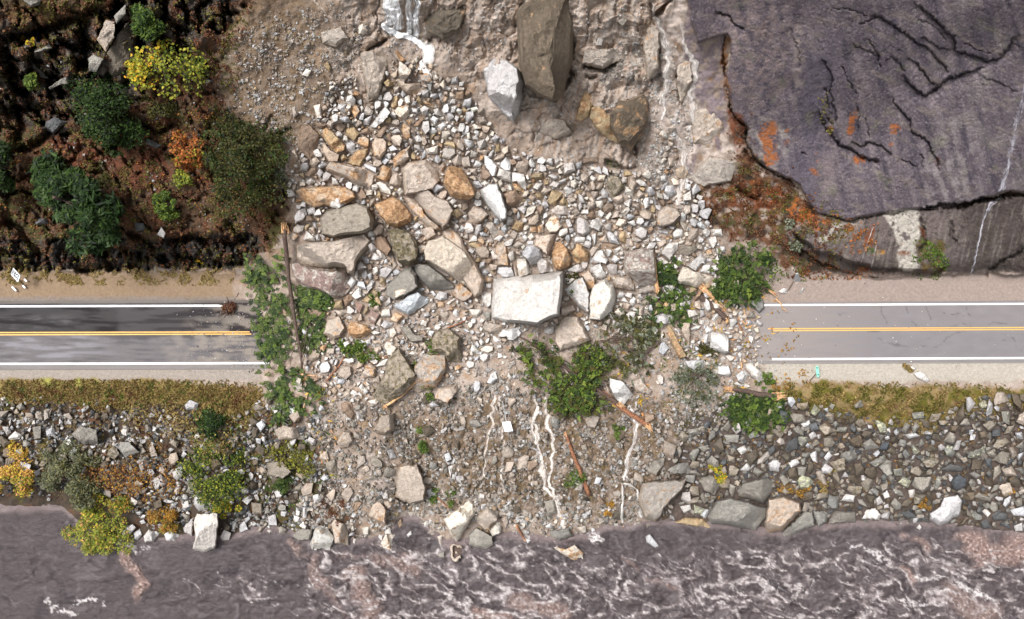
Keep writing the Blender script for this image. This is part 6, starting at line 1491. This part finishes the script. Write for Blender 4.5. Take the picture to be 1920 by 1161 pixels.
cover('right_bank_moss',['1290,800 1920,770 1920,960 1290,950'],2600,.17,'og','rusty moss between the right bank stones',lambda u,v: ss(.12,.3,fbm(u/20.+5,v/20.,3,941)))
cover('road_leaf_litter',['1380,560 1500,570 1500,690 1390,690','1440,690 1520,690 1500,730 1440,730'],260,.20,'og','leaf and bark litter on the right road end',cl2,.2)
cover('splintered_wood',['1240,540 1460,560 1440,760 1300,700','1100,660 1200,680 1230,800 1130,760','560,700 640,720 620,900 560,860'],420,.22,'yo','pale wood splinters strewn through the debris',cl2,.15,4.0)
# ------------------------------------------------------------------ falling and running water
m_w, nt, b = mat('white_water'); L = nt.links; at = N(nt,'ShaderNodeAttribute', attribute_name='col'); L.new(at.outputs['Color'], b.inputs['Base Color']); b.inputs['Roughness'].default_value=.3
fa = N(nt,'ShaderNodeAttribute', attribute_name='flow'); mp = N(nt,'ShaderNodeMapping'); mp.inputs['Scale'].default_value=(.55,3.6,1); L.new(fa.outputs['Vector'], mp.inputs['Vector'])
nz_ = N(nt,'ShaderNodeTexNoise', i_Scale=1.0, i_Detail=7.0, i_Roughness=.72, i_Distortion=.5); L.new(mp.outputs[0], nz_.inputs['Vector'])
ad = N(nt,'ShaderNodeMath', operation='ADD'); L.new(nz_.outputs[0], ad.inputs[0]); L.new(at.outputs['Alpha'], ad.inputs[1]); rr_ = N(nt,'ShaderNodeMapRange'); rr_.inputs[1].default_value=.94; rr_.inputs[2].default_value=1.16; L.new(ad.outputs[0], rr_.inputs[0]); L.new(rr_.outputs[0], b.inputs['Alpha'])
def water(name, lab, paths, wid, col, cover_=.55, dz=.2, wob=.5):
    """flat running sheets that hug the ground: paths in photo pixels, half width px; foam breaks up through noise along the flow"""
    Vs, Fs, Cs, Fl, off = [], [], [], [], 0
    for pt_ in paths:
        P_ = np.array(pt_,float); Lp = np.r_[0,np.cumsum(np.hypot(*np.diff(P_,axis=0).T))]; n = int(Lp[-1]/2.0)+3; s = np.linspace(0,Lp[-1],n); ph = RNG.uniform(0,99)
        wds = np.interp(np.linspace(0,1,n),np.linspace(0,1,len(np.atleast_1d(wid))),np.atleast_1d(wid))*(1+.35*fbm(s/14.+ph,s*0,3,961))
        u = np.interp(s,Lp,P_[:,0]); v = np.interp(s,Lp,P_[:,1]); kk = np.ones(5)/5; u = np.convolve(np.pad(u,2,'edge'),kk,'valid'); v = np.convolve(np.pad(v,2,'edge'),kk,'valid')
        du = np.gradient(u); dv_ = np.gradient(v); m = np.hypot(du,dv_)+1e-9; o = wob*wds*fbm(s/16.+ph,s*0+ph,3,951)*1.5; q = np.linspace(-1,1,13)
        UU = (u-dv_/m*o)[:,None]-(dv_/m*wds)[:,None]*q[None,:]; VV = (v+du/m*o)[:,None]+(du/m*wds)[:,None]*q[None,:]; ZZ = ground(UU,VV)+dz*(1-.7*q[None,:]**2)
        Vs.append(unproj(UU.ravel(),VV.ravel(),ZZ.ravel())); ia = (np.arange(n-1)[:,None]*13+np.arange(12)[None,:]).ravel(); Fs.append(np.stack([ia,ia+1,ia+14,ia+13],1)+off); off += n*13
        al = cover_*(1-np.abs(q[None,:])**2.2)*np.minimum(1,np.minimum(np.arange(n)+1,n-np.arange(n))/4.)[:,None]; Cs.append(np.concatenate([np.tile(np.array(col),(n*13,1)), al.reshape(-1,1)],1))
        Fl.append(np.stack([np.repeat(s[:,None]/15.,13,1)+ph, q[None,:]*wds[:,None]/15.+0*s[:,None]+ph, np.zeros((n,13))],-1).reshape(-1,3))
    o = mesh_obj(name,np.concatenate(Vs),np.concatenate(Fs),m_w,np.concatenate(Cs),smooth=True); a_ = o.data.attributes.new('flow','FLOAT_VECTOR','POINT'); a_.data.foreach_set('vector',np.concatenate(Fl).astype(np.float32).ravel()); return tag(o,lab,kind='structure')
WH = (.86,.87,.88); MU = (.66,.58,.50)
WH = (.93,.94,.95)
water('waterfall','white waterfall dropping down the rock face at the top of the slide',[[(728,-60),(728,0),(732,52)],[(740,-60),(740,0),(748,60)]],[17,17,19],WH,.64,.3,.2)
water('waterfall','thinner right strands of the white waterfall',[[(768,-60),(766,0),(768,68)],[(784,-60),(781,10),(780,72)]],[14,13,11],WH,.60,.3,.2)
water('waterfall','foaming foot of the white waterfall',[[(712,44),(730,58),(752,66),(775,73),(800,92)]],[7,10,9,8,9],WH,.78,.35,.2)
water('stream','pale stream running from the waterfall foot into the boulders',[[(785,76),(800,92),(800,108),(792,125),(803,142),(808,160)],[(790,80),(806,95),(806,110),(804,125)]],[9,14,14,12,9,6],(.84,.81,.77),.68,.3)
water('stream','silty stream down the right gully',[[(1222,0),(1228,35),(1245,60),(1255,100),(1248,150),(1245,200),(1240,230)],[(1275,40),(1285,90),(1302,120),(1300,150),(1296,175),(1300,215),(1288,250)],[(1272,205),(1262,240),(1280,280),(1284,310),(1275,350),(1270,390)]],[5,7,13,15,12,8],(.76,.70,.65),.60,.16)
water('stream','thin rill at the upper left of the slide',[[(585,-10),(600,15),(620,36),(640,52),(650,75),(660,100),(670,120),(682,160),(690,200)]],[5,7,7,5,4],(.66,.57,.50),.50,.12)
water('stream','muddy rill braiding down the middle bank left of the sign',[[(930,735),(925,770),(920,800),(912,830),(908,865),(905,900)],[(935,745),(940,790),(945,840),(940,890),(948,930)]],[5,8,6,5,4],(.68,.60,.53),.60,.16,.9)
water('stream','twin muddy rills on the middle bank right of the sign',[[(1003,740),(1005,790),(1008,830),(1018,870),(1022,910),(1040,940),(1050,975)],[(1022,740),(1025,790),(1036,830),(1036,870),(1030,910),(1045,950),(1060,1000)],[(1010,760),(998,800),(1006,850),(1018,900)]],[5,8,6,6,9,8],(.74,.67,.61),.63,.16,.9)
water('stream','clear rill feeding the small fall on the right bank',[[(1180,755),(1186,770),(1190,795),(1192,820),(1182,845),(1175,870),(1168,905)]],[7,10,8,6,6,8,8],(.76,.71,.67),.60,.14)
water('waterfall','small fall over the wet tan slab on the right bank',[[(1165,905),(1180,908),(1195,920),(1200,945),(1205,975)],[(1166,905),(1168,930),(1166,960),(1170,985)]],[4,5,6,7],(.80,.77,.73),.60,1.0,.3)
water('stream','thin white water sliding down the far right slab',[[(1924,140),(1915,190),(1902,240),(1893,300),(1880,362)],[(1930,160),(1905,240),(1886,320),(1874,365)]],[5,8,11,12],(.60,.58,.64),.48,.08,.2)
water('stream','white trickle below the overhang at the far right',[[(1880,362),(1855,385),(1843,415),(1836,450),(1828,490),(1818,520)]],[15,9,5,5,6,5],(.56,.54,.60),.52,.25,.2)
water('stream','two thin trickles on the low slab wall',[[(1640,420),(1625,460),(1612,500),(1603,522)],[(1646,440),(1640,480),(1632,508)]],[2,3,3],(.5,.46,.44),.50,.15,.3)
# ------------------------------------------------------------------ signs and posts
m_sw, nt, b = mat('white_sign_sheet'); b.inputs['Base Color'].default_value=(.80,.80,.82,1); b.inputs['Roughness'].default_value=.35
m_sb, nt, b = mat('black_lettering'); b.inputs['Base Color'].default_value=(.02,.02,.02,1)
m_mint, nt, b = mat('faded_green_sheet'); b.inputs['Base Color'].default_value=(.24,.62,.47,1); b.inputs['Roughness'].default_value=.35
m_teal, nt, b = mat('dark_green_bolt'); b.inputs['Base Color'].default_value=(.02,.16,.12,1)
def frame(p00, p10, p01, z0, z10, z01):
    """world frame of a panel from three photo pixel corners at given heights"""
    a = unproj(*p00, z0); b_ = unproj(*p10, z10); c = unproj(*p01, z01); return a, b_-a, c-a
def panel(name, a, ex, ey, th, m, parent, base, round_=.08):
    n = np.cross(ex,ey); n /= np.linalg.norm(n); n *= 1 if n[2] > 0 else -1
    cor = []
    for cx,cy,a0 in ((1-round_,1-round_,0),(round_,1-round_,1),(round_,round_,2),(1-round_,round_,3)):
        for q in range(4): t = (a0+q/3)*math.pi/2; cor.append((cx+round_*math.cos(t),cy+round_*math.sin(t)))
    P_ = np.array([a+ex*x+ey*y for x,y in cor]); V_ = np.concatenate([P_-n*th, P_, P_.mean(0)[None]-n*th, P_.mean(0)[None]]); k = len(cor); i = np.arange(k); j = (i+1)%k
    return mesh_obj(name, V_-base, [np.stack([i,j,k+j,k+i],1), np.concatenate([np.stack([i*0+2*k,j,i],1), np.stack([i*0+2*k+1,k+i,k+j],1)])], m, parent=parent), n
def text(body, o3, right, upv, size, m, parent, base, n):
    cu_ = bpy.data.curves.new('t','FONT'); cu_.body = body; cu_.size = 1; cu_.align_x='CENTER'; cu_.align_y='CENTER'; cu_.offset=.012; to = bpy.data.objects.new('t',cu_); COL.objects.link(to)
    bpy.context.view_layer.update(); me = bpy.data.meshes.new_from_object(to.evaluated_get(bpy.context.evaluated_depsgraph_get())); bpy.data.objects.remove(to)
    r = right/np.linalg.norm(right); up_ = upv/np.linalg.norm(upv)
    for v_ in me.vertices: w_ = o3+r*v_.co.x*size+up_*v_.co.y*size+n*.012-base; v_.co = [float(q) for q in w_]
    me.materials.clear(); me.materials.append(m); me.name='lettering'; o = bpy.data.objects.new('lettering',me); COL.objects.link(o); o.parent = parent; return o
zg = float(ground(38,536)); base = unproj(45,540,zg); e = empty('speed_limit_sign', base, 'tilted white speed limit sign reading 35 beside the left road', 'sign')
zt_ = zg+2.1; a, ex, ey = frame((33.6,529.8),(38.4,517),(20,514.6),zt_,zt_+.25,zt_+.35)       # right = ex, up = ey
pn_, n_ = panel('sign_panel', a, ex, ey, .03, m_sw, e, base)
w_ = np.linalg.norm(ex); mid3 = lambda x,y: a+ex*x+ey*y
text('35', mid3(.5,.36), ex, ey, w_*.82, m_sb, e, base, n_); text('LIMIT', mid3(.5,.66), ex, ey, w_*.27, m_sb, e, base, n_); text('SPEED', mid3(.5,.86), ex, ey, w_*.27, m_sb, e, base, n_)
pz = mid3(.5,.5)-n_*.05; V_,F_ = tube([unproj(46,537,zg)-base, pz-base], .07, .06, 6); mesh_obj('post', V_, quads_to(F_), M_bark, parent=e)
for uu,vv,ww,nm in ((24,543,1.0,'a'),(43,539,.6,'b'),(46,527,.6,'c')):
    o,nn_ = panel('broken_sign_piece', unproj(uu-3*ww,vv-4*ww,ground(uu,vv)+.35), unproj(uu+5*ww,vv+4*ww,ground(uu,vv)+.3)-unproj(uu-3*ww,vv-4*ww,ground(uu,vv)+.35), np.array([.18,.16,.06]), .03, m_sw, None, np.zeros(3)); tag(o,{'a':'white metal scrap left of the speed sign foot','b':'small white scrap at the speed sign foot','c':'thin white scrap right of the speed sign'}[nm],'scrap')
zs = float(ground(951,800))+1.0; base = wpt(943,757); e = empty('blank_sign', base, 'square white sign on a thin pole thrown onto the middle bank', 'sign')
a, ex, ey = frame((946,810),(962,808.5),(941,791.5),zs,zs,zs+.3); panel('sign_panel', a, ex, ey, .03, m_sw, e, base, .04)
V_,F_ = tube([wpt(942,752,.4)-base, unproj(949.5,791,zs+.2)-base, unproj(951,800,zs-.02)-base], .06, .06, 6); mesh_obj('pole', V_, quads_to(F_), M_metal, parent=e)
base = wpt(1519,714); e = empty('marker_sign', base, 'narrow mint green marker sign lying bent on the right shoulder', 'sign'); zs = .35
a, ex, ey = frame((1532,708.5),(1537,705),(1528.8,688.5),zs,zs+.05,zs+.1); panel('sign_panel', a, ex, ey, .02, m_mint, e, base, .2)
for x,y in ((.5,.84),(.55,.2)):
    q = a+ex*x+ey*y; V_,F_ = tube([q-base, q-base+np.array([0,0,.03])], .10, .10, 8); mesh_obj('bolt', V_, quads_to(F_), m_teal, parent=e)
V_,F_ = tube([wpt(1518,714.5,.2)-base, unproj(1531,700,zs-.02)-base], .05, .05, 6); mesh_obj('post', V_, quads_to(F_), M_bark, parent=e)
# bent delineator post and wire above the right road
base = wpt(1494,527); e = empty('bent_post', base, 'bent grey metal post with a wire above the right road end', 'post')
parts = [tube([wpt(1494+dx,527,.0)-base, wpt(1494+dx*.3,513,1.4)-base], .13, .09, 5) for dx in (-4,-1,2,5)]; V_,F_ = join(parts); mesh_obj('post_blade', V_, quads_to(F_), M_metal, parent=e)
V_,F_ = tube([wpt(1488,528,.3)-base, wpt(1482,537,.35)-base, wpt(1478,544,.2)-base], .05, .05, 5); mesh_obj('wire', V_, quads_to(F_), M_bark, parent=e)
for pol, cd, h_, lab in [('1460,545 1470,541 1477,543 1476,547 1469,550 1464,549','w',.6,'flat pale chunk at the end of the wire above the road'),('1496,551 1502,545 1505,538 1507,541 1506,546 1500,551','w',.5,'pale curved chunk right of the wire')]:
    Vt,F,ca,b0,hh_ = ring_rock(pp(pol),cd,h_,0,77); o = mesh_obj('concrete_chunk',Vt,F,M_rock,ca,smooth=True,origin=b0); add_sharp(o); tag(o,lab,'chunk')
# dark turf clod and white scrap on the right shoulder
plant('turf_clod','plant','brown and ochre turf clod on the right shoulder',pp('1692,686 1702,684 1711,694 1706,698 1698,694'),.35,'go',420,.16,7,1.3,trunk=False)
Vt,F,ca,b0,hh_ = ring_rock(pp('1705,686 1710,685 1717,691 1715,694 1711,693'),'w',.7,0,78); o = mesh_obj('rock',Vt,F,M_rock,ca,smooth=True,origin=b0); tag(o,'small bright white rock touching the turf clod','rock','rocks fallen in the slide')
# hollow broken stump in the river margin
base = unproj(856,1034,WZ+.1); e = empty('hollow_stump', base, 'pale oval hollow stump with dark openings at the water edge', 'stump')
th = np.linspace(.5,5.6,21); rj = 1+.16*np.sin(th*3.3)+RNG.normal(0,.05,21); ring = np.stack([np.cos(th)*.7*rj,np.sin(th)*1.0*rj,.35+.08*np.sin(3*th)],1); V_,F_ = tube(ring,.12,.20,6,.3); mesh_obj('stump_rim', V_, quads_to(F_), M_palewood, parent=e, smooth=True)
V_,F_ = tube([(0,0,-.4),(0,0,.08)],.68,.72,14); mesh_obj('stump_core', V_, quads_to(F_), M_bark, parent=e)
V_,F_ = tube([(-.1,-.15,-.2),(0,-.1,.3)],.20,.13,7,.1); mesh_obj('stump_core', V_, quads_to(F_), M_palewood, parent=e)
